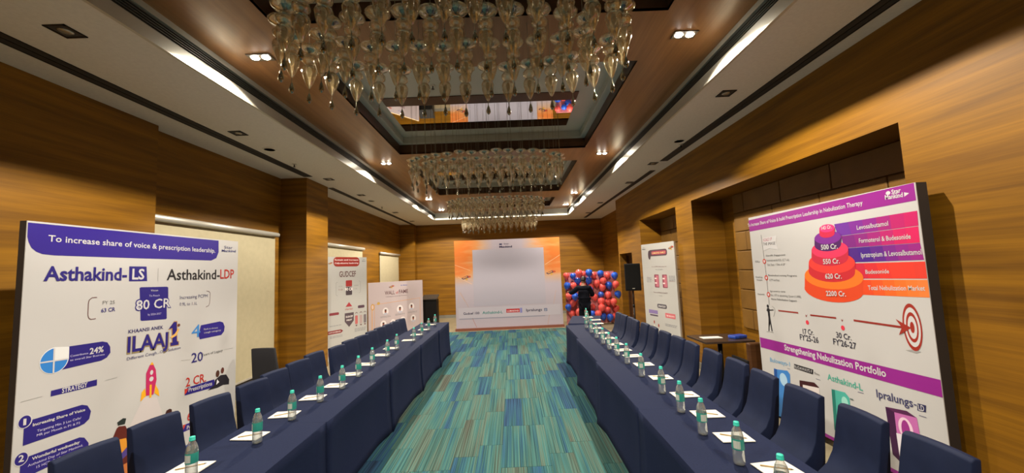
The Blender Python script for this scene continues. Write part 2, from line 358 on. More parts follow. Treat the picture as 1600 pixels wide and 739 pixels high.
for x, y, z, lb in ((-3.78, 6.7, ZC, 'small dark sprinkler head in the left white ceiling, nearer one'), (-3.8, 11.4, ZC, 'small dark sprinkler head in the left white ceiling, farther one'), (3.0, 6.45, ZC, 'small dark sprinkler head in the right white ceiling'), (-1.0, 5.2, ZR-.0, 'round sprinkler cover in the grey recess above the nearest chandelier')):
    r = thing('sprinkler', lb, 'sprinkler', (x, y, z))
    MB().lathe([(.035, -.001), (.035, -.006), (.012, -.012)], 14).build('rosette', M_ALU, r)
    MB().lathe([(.009, -.012), (.009, -.05), (.022, -.052), (.022, -.056)], 10).build('head', M_BLACKM, r)

# ---------------------------------------------------------------- chandeliers
def chandelier(cy, label, low=0.0):
    cx = -.36
    root = thing('chandelier', label, 'chandelier', (cx, cy, ZR-.013), group='glass pendant chandeliers')
    pts = []
    def ring(a, b, sp, jit):
        P = [(a*math.copysign(abs(math.cos(t))**.75, math.cos(t)), b*math.copysign(abs(math.sin(t))**.8, math.sin(t))) for t in [2*PI*i/720 for i in range(721)]]
        L = [0]
        for p, q in zip(P, P[1:]): L.append(L[-1]+math.dist(p, q))
        n = max(4, round(L[-1]/sp)); k = 0
        for i in range(n):
            s = (i+jit)*L[-1]/n
            while L[k+1] < s: k += 1
            pts.append(P[k])
    ring(1.29, .58, .20, 0); ring(1.06, .22, .20, .5)
    global PEND
    if low: PEND = None     # hangs on longer wires
    drop = ZR-.013-3.84+low
    for n, (x, y) in enumerate(pts):
        dz = rnd.uniform(-.012, .012)
        if PEND is None:
            g = MB(); g.lathe([(.012, -.004), (.055, .004), (.074, .012), (.078, .004), (.066, -.012), (.030, -.032), (.020, -.046), (.036, -.062), (.050, -.085), (.047, -.108), (.030, -.126), (.020, -.136), (.040, -.152), (.050, -.180), (.044, -.225), (.030, -.275), (.014, -.320), (.004, -.335)], 14, cap=False, sx=1.2, sy=1.2)
            p = g.build('glass_pendant', M_CRYSTAL, root, (x, y, -drop+dz))
            c = MB().lathe([(.0, .02), (.008, .018), (.032, .008), (.038, -.002), (.014, -.018), (.006, -.032)], 10).build('cap', M_CAP, p)
            w_ = MB().tube([(0, 0, .015), (0, 0, drop)], .0022, 4).build('wire', M_WIRE, p)
            k = MB().lathe([(.0, -.335), (.004, -.345), (.003, -.372), (.012, -.395), (.021, -.432), (.015, -.454), (.0, -.465)], 8).build('crystal_drop', M_SMOKE, p)
            i_ = MB().lathe([(.0, -.145), (.016, -.16), (.021, -.19), (.013, -.225), (.0, -.24)], 8).build('inner_bead', mat('amber_bead', (.50, .42, .28), .25), p)
            PEND = p
        else:
            p = PEND.copy(); COL.objects.link(p); p.parent = root; p.location = (x, y, -drop+dz)
            for ch in PEND.children:
                c = ch.copy(); COL.objects.link(c); c.parent = p
            p.rotation_euler = (0, 0, rnd.uniform(0, 6.28))
    return root
PEND = None
for i, (cy, lb) in enumerate(((2.88, 'large chandelier of clear glass pendants overhead, nearest to the camera'), (6.6, 'chandelier of glass pendants in the second ceiling recess from the camera'),
        (10.5, 'chandelier of glass pendants in the third ceiling recess from the camera'), (13.5, 'farthest chandelier of glass pendants, low over the back board'))):
    chandelier(cy, lb, .10 if i == 3 else 0)

# ---------------------------------------------------------------- printed boards
def text_mesh(st, bold):
    key = (st, bold)
    cu = bpy.data.curves.new('t', 'FONT'); cu.body = st; cu.resolution_u = 2; cu.offset = .012*bold; cu.fill_mode = 'FRONT'
    o = bpy.data.objects.new('t', cu); COL.objects.link(o)
    dg = bpy.context.evaluated_depsgraph_get(); me = o.evaluated_get(dg).to_mesh()
    vs = [tuple(v.co) for v in me.vertices]; fs = [tuple(p.vertices) for p in me.polygons]
    o.evaluated_get(dg).to_mesh_clear(); bpy.data.objects.remove(o); bpy.data.curves.remove(cu)
    return vs, fs
def pm(col):
    key = 'print_' + (col if isinstance(col, str) else '%.2f_%.2f_%.2f' % col)
    return mat(key.replace('#', ''), col, .5)
def ink(root, items, W, H, off=0.0):
    """flat print: items in board units (u across, v up) become thin inked shapes lying on the board's face (local -Y)"""
    parts = {}
    for idx, it in enumerate(items):
        kind, part = it[0], it[1]
        if kind == 'poly': pts, col, lay = it[2], it[3], it[4]
        elif kind == 'ell':
            cu_, cv, ru, rv, col, lay = it[2:8]; pts = [(cu_+ru*math.cos(2*PI*i/32), cv+rv*math.sin(2*PI*i/32)) for i in range(32)]
        elif kind == 'line': ln, wd, col, lay = (tuple(it[2:6]) + (2,))[:4]
        else: st, u, v, tw, th, col, lay, bold, dv = it[2:11]
        # pieces of print that do not touch become separate parts of the same name
        if kind == 'poly': bb = [f(p[k] for p in pts) for f in (min, max) for k in (0, 1)]
        elif kind == 'ell': bb = [cu_-ru, cv-rv, cu_+ru, cv+rv]
        elif kind == 'line': bb = [f(p[k] for p in ln) for f in (min, max) for k in (0, 1)]
        else: bb = [u, v+min(0, dv), u+tw, v+th+max(0, dv)]
        mg = .012; lst = parts.setdefault(part, [])
        hit = None
        for cand in lst:
            B_ = cand[2]
            if part == 'small_print' or (bb[0]-mg < B_[2] and bb[2]+mg > B_[0] and bb[1]-mg < B_[3] and bb[3]+mg > B_[1]): hit = cand; break
        if hit is None: hit = [MB(), [], bb]; lst.append(hit)
        else: hit[2] = [min(bb[0], hit[2][0]), min(bb[1], hit[2][1]), max(bb[2], hit[2][2]), max(bb[3], hit[2][3])]
        mb, ms = hit[0], hit[1]
        m = pm(col)
        if m not in ms: ms.append(m)
        mb.cur = ms.index(m); d = -(.0006+.0004*lay) - off - .000004*idx
        cl = lambda p: (min(max(p[0], 0.0), W), d, min(max(p[1], 0.0), H))
        if kind in ('poly', 'ell'):
            mb.add([cl(p) for p in pts], [tuple(range(len(pts)))])
        elif kind == 'line':
            for (a, b_), (c, e) in zip(ln, ln[1:]):
                L_ = math.hypot(c-a, e-b_) or 1; nx_, nz = -(e-b_)/L_*wd/2, (c-a)/L_*wd/2
                mb.add([(a+nx_, d, b_+nz), (c+nx_, d, e+nz), (c-nx_, d, e-nz), (a-nx_, d, b_-nz)], [(0,1,2,3)])
        else:
            vs, fs = text_mesh(st, bold)
            if not vs: continue
            x0 = min(p[0] for p in vs); x1 = max(p[0] for p in vs); y1 = max(p[1] for p in vs)
            caps = .69
            sx = tw/(x1-x0); sy = th/caps
            mb.add([(u+(p[0]-x0)*sx, d, v+p[1]*sy+dv*((p[0]-x0)/(x1-x0))) for p in vs], fs)
    for part, lst in parts.items():
        for mb, ms, _ in lst:
            o = mb.build(part, ms, root)
            if part == 'small_print': o['kind'] = 'stuff'
def board(name, label, P0, P1, H, z0=0.0, thick=.05, face=M_WHITE, side=M_BROWNEDGE, cat='display board', feet=True):
    """stand-alone display board; local x runs from P0 to P1, the face looks along local -Y"""
    d = Vector((P1[0]-P0[0], P1[1]-P0[1])); W = d.length
    r = thing(name, label, cat, (P0[0], P0[1], 0), math.atan2(d.y, d.x))
    MB().box(0, 0, z0, W, .006, z0+H).build('printed_face', face, r)
    MB().box(.0, .006, z0, W, thick, z0+H).build('frame', side, r)
    if z0 > .01: MB().box(.15, .0, 0, .22, thick, z0).box(W-.22, .0, 0, W-.15, thick, z0).build('foot', side, r)
    sub = r
    if z0:   # print coordinates are measured from the board's lower edge
        return r, W, z0
    return r, W, 0.0
def lift(items, z0):
    if not z0: return items
    out = []
    for it in items:
        it = list(it)
        if it[0] in ('poly', 'line'): it[2] = [(u, v+z0) for u, v in it[2]]
        elif it[0] == 'ell': it[3] += z0
        else: it[4] += z0
        out.append(tuple(it))
    return out
LEFT_PRINT = [('poly', 'header_band', [(0.004, 2.485), (2.048, 2.486), (2.053, 2.331), (2.016, 2.252), (1.93, 2.216), (0.835, 2.219), (0.199, 2.223), (0.113, 2.231), (0.069, 2.25), (0.037, 2.28), (0.016, 2.326), (0.006, 2.367)], '#2c1a86', 1),
('text', 'header_lettering', 'To increase share of voice & prescription leadership.', 0.147, 2.341, 1.845, 0.054, '#c8c8cc', 4, 1, -0.021),
('text', 'small_logo', 'Star', 2.15, 2.385, 0.16, 0.037, '#2a2a66', 4, 0, 0.003),
('text', 'small_logo', 'Mankind', 2.107, 2.338, 0.264, 0.033, '#1d2170', 4, 1, 0.005),
('text', 'brand_lettering', 'Asthakind-', 0.131, 2.009, 0.7, 0.12, '#241a78', 4, 2, -0.015),
('poly', 'brand_lettering', [(0.851, 2.133), (1.039, 2.132), (1.052, 1.976), (0.855, 1.98)], '#241a78', 1),
('text', 'brand_lettering', 'LS', 0.885, 2.001, 0.132, 0.106, '#c8c8cc', 4, 2, -0.003),
('line', 'brand_lettering', [(1.177, 2.114), (1.177, 1.971)], 0.004, '#8f8f93', 2),
('text', 'brand_lettering', 'Asthakind-', 1.285, 1.981, 0.796, 0.123, '#15151c', 4, 1, -0.009),
('text', 'brand_lettering', 'LDP', 2.09, 1.977, 0.256, 0.122, '#b3261e', 4, 1, -0.001),
('line', 'bracket', [(0.557, 1.839), (0.515, 1.84), (0.49, 1.819), (0.485, 1.787), (0.486, 1.687), (0.493, 1.655), (0.514, 1.639), (0.556, 1.642)], 0.007, '#6b4a4a', 2),
('text', 'figures', 'FY 25', 0.609, 1.77, 0.113, 0.032, '#777', 4, 0, -0.005),
('text', 'figures', '63 CR', 0.599, 1.693, 0.13, 0.037, '#241a78', 4, 1, 0.001),
('line', 'bracket', [(1.864, 1.823), (1.904, 1.818), (1.925, 1.795), (1.923, 1.673), (1.906, 1.636), (1.861, 1.622)], 0.006, '#6b4a4a', 2),
('text', 'figures', 'Increasing PCPM', 1.469, 1.751, 0.414, 0.04, '#555577', 4, 0, -0.008),
('text', 'figures', '0.9L to 1.1L', 1.467, 1.675, 0.254, 0.036, '#555577', 4, 0, -0.011),
('poly', 'target_box', [(0.971, 1.907), (0.987, 1.914), (1.295, 1.905), (1.31, 1.896), (1.314, 1.781), (1.293, 1.775), (1.305, 1.55), (1.294, 1.541), (1.008, 1.56), (0.995, 1.571), (0.979, 1.793)], '#241a78', 1),
('text', 'target_box', 'Vision', 1.098, 1.864, 0.086, 0.019, '#c8c8cc', 4, 0, -0.002),
('text', 'target_box', 'To Reach', 1.08, 1.808, 0.124, 0.019, '#b9b6e0', 4, 0, -0.003),
('text', 'target_box', '80 CR', 0.929, 1.675, 0.427, 0.11, '#241a78', 3, 4, -0.005),
('text', 'target_box', '80 CR', 0.939, 1.679, 0.404, 0.1, '#c8c8cc', 4, 1, -0.006),
('text', 'target_box', 'by 2026-2027', 1.074, 1.608, 0.158, 0.02, '#b9b6e0', 4, 0, -0.006),
('text', 'slogan', 'KHAANSI ANEK', 0.87, 1.452, 0.393, 0.036, '#2a2266', 4, 1, -0.012),
('text', 'slogan', 'ILAAJ', 0.86, 1.254, 0.481, 0.159, '#8a7a5a', 2, 4, -0.027),
('text', 'slogan', 'ILAAJ', 0.868, 1.264, 0.46, 0.15, '#241a78', 3, 2, -0.024),
('poly', 'slogan', [(1.325, 1.415), (1.402, 1.505), (1.445, 1.5), (1.453, 1.276), (1.476, 1.264), (1.478, 1.216), (1.359, 1.224), (1.353, 1.271), (1.38, 1.274), (1.369, 1.416)], '#b08a50', 2),
('poly', 'slogan', [(1.331, 1.425), (1.4, 1.496), (1.436, 1.491), (1.444, 1.27), (1.467, 1.259), (1.468, 1.226), (1.364, 1.23), (1.362, 1.265), (1.387, 1.266), (1.381, 1.43)], '#241a78', 4),
('poly', 'slogan', [(1.354, 1.333), (1.417, 1.361), (1.461, 1.418), (1.475, 1.4), (1.436, 1.334), (1.373, 1.314)], '#e0b060', 5),
('ell', 'slogan', 1.465, 1.45, 0.019, 0.017, '#6a3a28', 5),
('text', 'slogan', 'Different Cough...One Solution', 0.867, 1.184, 0.631, 0.03, '#33306a', 4, 0, -0.012),
('text', 'legacy', '4', 1.651, 1.27, 0.13, 0.153, '#3b86d0', 4, 0, -0.006),
('poly', 'pill', [(1.789, 1.402), (2.103, 1.408), (2.161, 1.386), (2.193, 1.326), (2.182, 1.263), (2.134, 1.225), (1.778, 1.23), (1.754, 1.289)], '#261a80', 1),
('text', 'pill', 'Rank in chronic', 1.839, 1.335, 0.231, 0.02, '#c8c8cc', 4, 0, -0.013),
('text', 'pill', 'cough category', 1.841, 1.291, 0.283, 0.021, '#c8c8cc', 4, 0, -0.01),
('text', 'legacy', '20', 1.658, 0.972, 0.176, 0.112, '#2a2470', 4, 1, -0.013),
('text', 'legacy', 'Years of Legacy', 1.811, 1.015, 0.354, 0.031, '#444', 4, 0, -0.012),
('line', 'rule', [(1.513, 1.033), (1.65, 1.013)], 0.003, '#999', 2),
('line', 'rule', [(2.189, 1.022), (2.358, 1.007)], 0.003, '#999', 2),
('text', 'prescriptions', '2 CR.', 1.588, 0.71, 0.306, 0.101, '#b3261e', 4, 1, -0.022),
('poly', 'prescriptions', [(1.612, 0.695), (2.031, 0.675), (2.05, 0.573), (1.576, 0.614)], '#241a78', 1),
('poly', 'prescriptions', [(1.574, 0.688), (1.632, 0.681), (1.599, 0.635), (1.576, 0.623)], '#c0392b', 2),
('text', 'prescriptions', 'Prescriptions', 1.63, 0.638, 0.363, 0.049, '#c8c8cc', 4, 1, -0.026),
('ell', 'people_picture', 2.085, 0.731, 0.032, 0.045, '#4a2a20', 2),
('ell', 'people_picture', 2.169, 0.751, 0.029, 0.039, '#5a2a22', 2),
('poly', 'people_picture', [(1.92, 0.565), (2.033, 0.604), (2.043, 0.663), (2.138, 0.699), (2.238, 0.681), (2.296, 0.601), (2.293, 0.537), (2.191, 0.558), (2.094, 0.551)], '#1d1a26', 2),
('poly', 'people_picture', [(2.064, 0.595), (2.078, 0.662), (2.116, 0.616)], '#dcdce6', 3),
('poly', 'rocket_picture', [(1.064, 0.76), (1.216, 0.711), (1.378, 0.282), (0.869, 0.423)], '#c9c3c6', 1),
('poly', 'rocket_picture', [(1.076, 0.849), (1.039, 0.818), (1.028, 0.727), (1.09, 0.766)], '#e8a91c', 2),
('poly', 'rocket_picture', [(1.194, 0.857), (1.234, 0.779), (1.246, 0.713), (1.185, 0.765)], '#e8a91c', 2),
('poly', 'rocket_picture', [(1.144, 1.105), (1.113, 1.068), (1.08, 0.998), (1.087, 0.767), (1.174, 0.754), (1.205, 0.905), (1.191, 1.012), (1.166, 1.063)], '#b8255f', 3),
('poly', 'rocket_picture', [(1.144, 1.105), (1.121, 1.077), (1.166, 1.07)], '#e8a91c', 4),
('ell', 'rocket_picture', 1.143, 0.994, 0.018, 0.025, '#c8c8cc', 4),
('ell', 'rocket_picture', 1.143, 0.926, 0.024, 0.025, '#c8c8cc', 4),
('poly', 'rocket_picture', [(1.126, 0.87), (1.149, 0.866), (1.151, 0.732), (1.129, 0.732)], '#e8a91c', 4),
('poly', 'pill', [(0.307, 1.428), (0.625, 1.418), (0.67, 1.401), (0.698, 1.355), (0.703, 1.297), (0.671, 1.258), (0.623, 1.241), (0.303, 1.238), (0.333, 1.277), (0.343, 1.337)], '#241a78', 1),
('ell', 'pie_chart', 0.244, 1.331, 0.105, 0.109, '#f0f2f6', 2),
('ell', 'pie_chart', 0.243, 1.33, 0.1, 0.104, '#2f7fd2', 3),
('poly', 'pie_chart', [(0.237, 1.442), (0.348, 1.425), (0.35, 1.32), (0.24, 1.33)], '#dfe2e6', 4),
('line', 'pie_chart', [(0.237, 1.433), (0.24, 1.226)], 0.012, '#c8c8cc', 5),
('line', 'pie_chart', [(0.144, 1.333), (0.34, 1.322)], 0.012, '#c8c8cc', 5),
('text', 'pill', 'Contributes', 0.36, 1.331, 0.144, 0.017, '#c9c6ea', 4, 0, -0.003),
('text', 'pill', '24%', 0.516, 1.322, 0.122, 0.053, '#c8c8cc', 4, 2, -0.003),
('text', 'pill', 'to overall Star Business', 0.36, 1.296, 0.288, 0.017, '#c9c6ea', 4, 0, -0.01),
('poly', 'strategy_box', [(0.232, 1.082), (0.593, 1.075), (0.594, 1.02), (0.231, 1.035)], '#241a78', 1),
('text', 'strategy_box', 'STRATEGY', 0.311, 1.039, 0.2, 0.039, '#c8c8cc', 4, 2, -0.005),
('line', 'rule', [(0.664, 1.044), (0.778, 1.044)], 0.003, '#999', 2),
('line', 'rule', [(0.031, 1.057), (0.172, 1.056)], 0.003, '#999', 2),
('poly', 'numbered_point', [(0.063, 0.889), (0.117, 0.892), (0.475, 0.885), (0.521, 0.863), (0.554, 0.802), (0.542, 0.737), (0.503, 0.709), (0.455, 0.702), (0.063, 0.71)], '#241a78', 1),
('ell', 'numbered_point', 0.068, 0.894, 0.047, 0.051, '#c8c8cc', 2),
('ell', 'numbered_point', 0.066, 0.894, 0.04, 0.046, '#241a78', 3),
('text', 'numbered_point', '1', 0.056, 0.871, 0.019, 0.047, '#c8c8cc', 4, 2, -0.003),
('text', 'numbered_point', 'Increasing Share of Voice', 0.119, 0.837, 0.384, 0.023, '#c8c8cc', 4, 2, -0.014),
('text', 'numbered_point', 'Targeting Min 3 Lac Calls/', 0.15, 0.78, 0.323, 0.019, '#c9c6ea', 4, 0, -0.016),
('text', 'numbered_point', 'MR per Month in P1 & P2', 0.15, 0.745, 0.316, 0.019, '#c9c6ea', 4, 0, -0.021),
('poly', 'numbered_point', [(0.108, 0.611), (0.469, 0.605), (0.509, 0.586), (0.547, 0.523), (0.545, 0.449), (0.329, 0.469), (0.056, 0.455), (0.054, 0.564)], '#241a78', 1),
('ell', 'numbered_point', 0.058, 0.612, 0.046, 0.051, '#c8c8cc', 2),
('ell', 'numbered_point', 0.058, 0.613, 0.041, 0.046, '#241a78', 3),
('text', 'numbered_point', '2', 0.041, 0.597, 0.034, 0.049, '#c8c8cc', 4, 2, -0.007),
('text', 'numbered_point', 'Wonderful wednesday', 0.127, 0.57, 0.345, 0.023, '#c8c8cc', 4, 2, -0.015),
('text', 'numbered_point', 'Asthakind Day of Star Mankind,', 0.103, 0.531, 0.395, 0.019, '#c9c6ea', 4, 0, -0.013),
('text', 'numbered_point', '15 HCPs & 15 Chemists,', 0.161, 0.493, 0.295, 0.019, '#c9c6ea', 4, 0, -0.008),
('poly', 'medicine_bottle_picture', [(0.796, 0.55), (0.816, 0.562), (0.881, 0.544), (0.917, 0.466), (0.95, 0.277), (0.99, -0.06), (0.866, -0.04), (0.783, 0.414), (0.765, 0.482)], '#5a1a14', 1),
('poly', 'medicine_bottle_picture', [(0.798, 0.607), (0.853, 0.626), (0.886, 0.613), (0.875, 0.562), (0.807, 0.573)], '#1f2a2a', 2),
('poly', 'medicine_bottle_picture', [(0.785, 0.443), (0.894, 0.42), (0.925, 0.272), (0.821, 0.274)], '#d9922c', 2),
('poly', 'medicine_bottle_picture', [(0.824, 0.273), (0.906, 0.328), (0.931, 0.262), (0.839, 0.219)], '#4a3a8a', 3),
('poly', 'medicine_bottle_picture', [(0.841, 0.172), (0.946, 0.176), (0.969, 0.046), (0.861, 0.07)], '#c0703a', 2),
('poly', 'medicine_bottle_picture', [(1.327, 0.495), (1.342, 0.527), (1.38, 0.532), (1.408, 0.518), (1.412, 0.474)], '#3a1612', 1),
('poly', 'prescriptions', [(1.571, 0.28), (1.743, 0.263), (1.895, 0.247), (1.897, 0.173), (1.746, 0.192), (1.562, 0.198)], '#241a78', 1),
('poly', 'prescriptions', [(1.565, 0.282), (1.607, 0.274), (1.573, 0.226)], '#c0392b', 2),
('text', 'prescriptions', 'Prescriptions', 1.621, 0.209, 0.331, 0.042, '#c8c8cc', 4, 1, -0.036),
('text', 'prescriptions', '6 CR.', 1.624, 0.307, 0.27, 0.094, '#b3261e', 4, 1, -0.039),
('poly', 'base_stripe', [(0, 0), (2.4200000000000004, 0), (2.4200000000000004, 0.03), (0, 0.03)], '#2f4fa0', 1)]
RIGHT_PRINT = [('poly', 'header_band', [(-0.024, 2.388), (2.122, 2.418), (2.122, 2.278), (-0.038, 2.236)], '#8e1f8a', 1),
('text', 'header_lettering', 'To Increase Share of Voice & build Prescription Leadership in Nebulization Therapy', -0.024, 2.302, 1.694, 0.042, '#c8c8cc', 4, 1, 0.017),
('text', 'small_logo', 'Star', 1.939, 2.361, 0.078, 0.037, '#c8c8cc', 4, 2, 0.003),
('text', 'small_logo', 'Mankind', 1.88, 2.327, 0.148, 0.037, '#c8c8cc', 4, 2, -0.003),
('poly', 'small_logo', [(2.039, 2.358), (2.077, 2.344), (2.037, 2.323)], '#c8c8cc', 1),
('ell', 'small_logo', 1.91, 2.378, 0.02, 0.016, '#c8c8cc', 2),
('poly', 'bar', [(1.34, 2.18), (1.497, 2.183), (1.519, 2.063), (1.37, 2.059)], '#6a2a9c', 1),
('poly', 'bar', [(1.497, 2.183), (1.641, 2.186), (1.656, 2.067), (1.519, 2.063)], '#7a2496', 1),
('poly', 'bar', [(1.641, 2.186), (1.774, 2.189), (1.784, 2.07), (1.656, 2.067)], '#8a1f8c', 1),
('poly', 'bar', [(1.774, 2.189), (1.898, 2.192), (1.902, 2.073), (1.784, 2.07)], '#a01e7c', 1),
('poly', 'bar', [(1.898, 2.192), (2.013, 2.194), (2.013, 2.076), (1.902, 2.073)], '#b81c6c', 1),
('poly', 'bar', [(2.013, 2.194), (2.12, 2.196), (2.116, 2.079), (2.013, 2.076)], '#c41c66', 1),
('poly', 'bar', [(1.404, 2.056), (1.544, 2.06), (1.558, 1.941), (1.422, 1.94)], '#7a1c80', 1),
('poly', 'bar', [(1.544, 2.06), (1.675, 2.063), (1.684, 1.942), (1.558, 1.941)], '#8a1c80', 1),
('poly', 'bar', [(1.675, 2.063), (1.796, 2.066), (1.802, 1.943), (1.684, 1.942)], '#a01c7c', 1),
('poly', 'bar', [(1.796, 2.066), (1.909, 2.069), (1.912, 1.944), (1.802, 1.943)], '#b81c70', 1),
('poly', 'bar', [(1.909, 2.069), (2.015, 2.072), (2.015, 1.945), (1.912, 1.944)], '#cc1c64', 1),
('poly', 'bar', [(2.015, 2.072), (2.114, 2.074), (2.111, 1.946), (2.015, 1.945)], '#d41c60', 1),
('poly', 'bar', [(1.422, 1.936), (1.558, 1.937), (1.589, 1.803), (1.459, 1.802)], '#4a1a84', 1),
('poly', 'bar', [(1.558, 1.937), (1.684, 1.939), (1.711, 1.805), (1.589, 1.803)], '#44188a', 1),
('poly', 'bar', [(1.684, 1.939), (1.802, 1.94), (1.825, 1.806), (1.711, 1.805)], '#5c1c8c', 1),
('poly', 'bar', [(1.802, 1.94), (1.912, 1.941), (1.931, 1.808), (1.825, 1.806)], '#781e8c', 1),
('poly', 'bar', [(1.912, 1.941), (2.015, 1.942), (2.03, 1.809), (1.931, 1.808)], '#8a1e8a', 1),
('poly', 'bar', [(2.015, 1.942), (2.111, 1.943), (2.124, 1.811), (2.03, 1.809)], '#961e86', 1),
('poly', 'bar', [(1.479, 1.792), (1.606, 1.793), (1.642, 1.654), (1.524, 1.651)], '#c82040', 1),
('poly', 'bar', [(1.606, 1.793), (1.725, 1.794), (1.754, 1.657), (1.642, 1.654)], '#d42a34', 1),
('poly', 'bar', [(1.725, 1.794), (1.836, 1.795), (1.858, 1.659), (1.754, 1.657)], '#de342c', 1),
('poly', 'bar', [(1.836, 1.795), (1.94, 1.796), (1.956, 1.662), (1.858, 1.659)], '#e33a2a', 1),
('poly', 'bar', [(1.94, 1.796), (2.038, 1.797), (2.048, 1.664), (1.956, 1.662)], '#e23a2a', 1),
('poly', 'bar', [(2.038, 1.797), (2.13, 1.798), (2.135, 1.666), (2.048, 1.664)], '#de3a2c', 1),
('poly', 'bar', [(1.543, 1.641), (1.658, 1.644), (1.676, 1.508), (1.566, 1.505)], '#e0481e', 1),
('poly', 'bar', [(1.658, 1.644), (1.766, 1.647), (1.78, 1.511), (1.676, 1.508)], '#e8561e', 1),
('poly', 'bar', [(1.766, 1.647), (1.868, 1.65), (1.877, 1.514), (1.78, 1.511)], '#ee6420', 1),
('poly', 'bar', [(1.868, 1.65), (1.963, 1.652), (1.969, 1.516), (1.877, 1.514)], '#f07026', 1),
('poly', 'bar', [(1.963, 1.652), (2.053, 1.655), (2.056, 1.519), (1.969, 1.516)], '#ee7830', 1),
('poly', 'bar', [(2.053, 1.655), (2.138, 1.657), (2.139, 1.521), (2.056, 1.519)], '#ea7c38', 1),
('text', 'bar_lettering', 'Levosalbutamol', 1.583, 2.1, 0.297, 0.04, '#c8c8cc', 4, 1, 0.007),
('text', 'bar_lettering', 'Formoterol & Budesonide', 1.59, 1.978, 0.458, 0.04, '#c8c8cc', 4, 1, 0.004),
('text', 'bar_lettering', 'Ipratropium & Levosalbutamol', 1.595, 1.845, 0.52, 0.043, '#c8c8cc', 4, 1, 0.008),
('text', 'bar_lettering', 'Budesonide', 1.618, 1.696, 0.219, 0.036, '#c8c8cc', 4, 1, 0.008),
('text', 'bar_lettering', 'Total Nebulization Market', 1.625, 1.552, 0.48, 0.039, '#c8c8cc', 4, 1, 0.02),
('ell', 'cake_tier', 1.222, 1.532, 0.353, 0.123, '#d8441c', 2),
('poly', 'cake_tier', [(0.889, 1.655), (1.591, 1.669), (1.575, 1.549), (0.869, 1.511)], '#d8441c', 2),
('ell', 'cake_tier', 1.24, 1.663, 0.351, 0.126, '#ee7420', 3),
('ell', 'cake_tier', 1.233, 1.712, 0.281, 0.103, '#c42430', 4),
('poly', 'cake_tier', [(0.966, 1.805), (1.526, 1.797), (1.515, 1.714), (0.952, 1.709)], '#c42430', 4),
('ell', 'cake_tier', 1.246, 1.8, 0.28, 0.107, '#e03a34', 5),
('ell', 'cake_tier', 1.238, 1.854, 0.224, 0.084, '#c02440', 6),
('poly', 'cake_tier', [(1.026, 1.946), (1.47, 1.924), (1.461, 1.849), (1.014, 1.862)], '#c02440', 6),
('ell', 'cake_tier', 1.248, 1.934, 0.222, 0.087, '#dc3460', 7),
('ell', 'cake_tier', 1.235, 1.982, 0.162, 0.064, '#4a1560', 8),
('poly', 'cake_tier', [(1.083, 2.069), (1.407, 2.043), (1.397, 1.972), (1.072, 1.992)], '#4a1560', 8),
('ell', 'cake_tier', 1.245, 2.055, 0.162, 0.066, '#7a2494', 9),
('ell', 'cake_tier', 1.246, 2.094, 0.093, 0.04, '#c8204c', 10),
('poly', 'cake_tier', [(1.16, 2.16), (1.346, 2.14), (1.339, 2.086), (1.153, 2.103)], '#c8204c', 10),
('ell', 'cake_tier', 1.253, 2.149, 0.093, 0.04, '#e8347c', 11),
('text', 'tier_lettering', '143 Cr.', 1.188, 2.14, 0.123, 0.033, '#c8c8cc', 13, 2, 0.004),
('text', 'tier_lettering', '500 Cr.', 1.156, 1.937, 0.201, 0.049, '#c8c8cc', 13, 2, 0.002),
('text', 'tier_lettering', '550 Cr.', 1.162, 1.79, 0.201, 0.049, '#c8c8cc', 13, 2, 0.005),
('text', 'tier_lettering', '620 Cr.', 1.169, 1.642, 0.197, 0.049, '#c8c8cc', 13, 2, 0.005),
('text', 'tier_lettering', '2200 Cr.', 1.156, 1.468, 0.235, 0.049, '#c8c8cc', 13, 2, 0.009),
('line', 'timeline', [(0.226, 2.172), (0.246, 1.834), (0.255, 1.629), (0.258, 1.288)], 0.006, '#555', 2),
('poly', 'timeline', [(0.251, 2.129), (0.509, 2.142), (0.483, 2.058), (0.512, 1.97), (0.359, 1.992), (0.243, 1.968)], '#c8c8cc', 2),
('text', 'timeline', 'SCALE UP', 0.26, 2.085, 0.164, 0.035, '#b04060', 4, 0, 0.006),
('text', 'timeline', 'THE IMAGE', 0.252, 2.035, 0.221, 0.035, '#444', 4, 0, -0.001),
('ell', 'timeline', 0.242, 1.835, 0.031, 0.032, '#c0392b', 3),
('ell', 'timeline', 0.242, 1.835, 0.015, 0.018, '#c8c8cc', 4),
('ell', 'timeline', 0.251, 1.629, 0.031, 0.032, '#c0392b', 3),
('ell', 'timeline', 0.251, 1.628, 0.015, 0.017, '#c8c8cc', 4),
('ell', 'timeline', 0.262, 1.421, 0.03, 0.032, '#c0392b', 3),
('ell', 'timeline', 0.262, 1.421, 0.015, 0.018, '#c8c8cc', 4),
('text', 'timeline_lettering', 'KOLs', 0.066, 1.825, 0.085, 0.023, '#444', 4, 0, -0.002),
('text', 'timeline_lettering', 'Reaching', 0.045, 1.624, 0.132, 0.021, '#444', 4, 0, 0.001),
('text', 'timeline_lettering', 'Doctors', 0.06, 1.588, 0.112, 0.021, '#444', 4, 0, 0.001),
('text', 'timeline_lettering', 'Patients', 0.053, 1.402, 0.132, 0.021, '#444', 4, 0, 0.007),
('text', 'timeline_lettering', 'Scientific Engagement', 0.282, 1.896, 0.344, 0.02, '#222', 4, 0, 0.0),
('text', 'timeline_lettering', 'International & KOL (C.T.I.A)', 0.288, 1.836, 0.39, 0.025, '#666', 4, 0, -0.003),
('text', 'timeline_lettering', 'Tab. Dept. / Clinic & GP', 0.291, 1.779, 0.316, 0.024, '#666', 4, 0, 0.004),
('text', 'timeline_lettering', 'Paramedical training Programs', 0.292, 1.652, 0.479, 0.02, '#222', 4, 0, 0.002),
('text', 'timeline_lettering', '5,779 and Rate', 0.305, 1.593, 0.182, 0.023, '#666', 4, 0, 0.001),
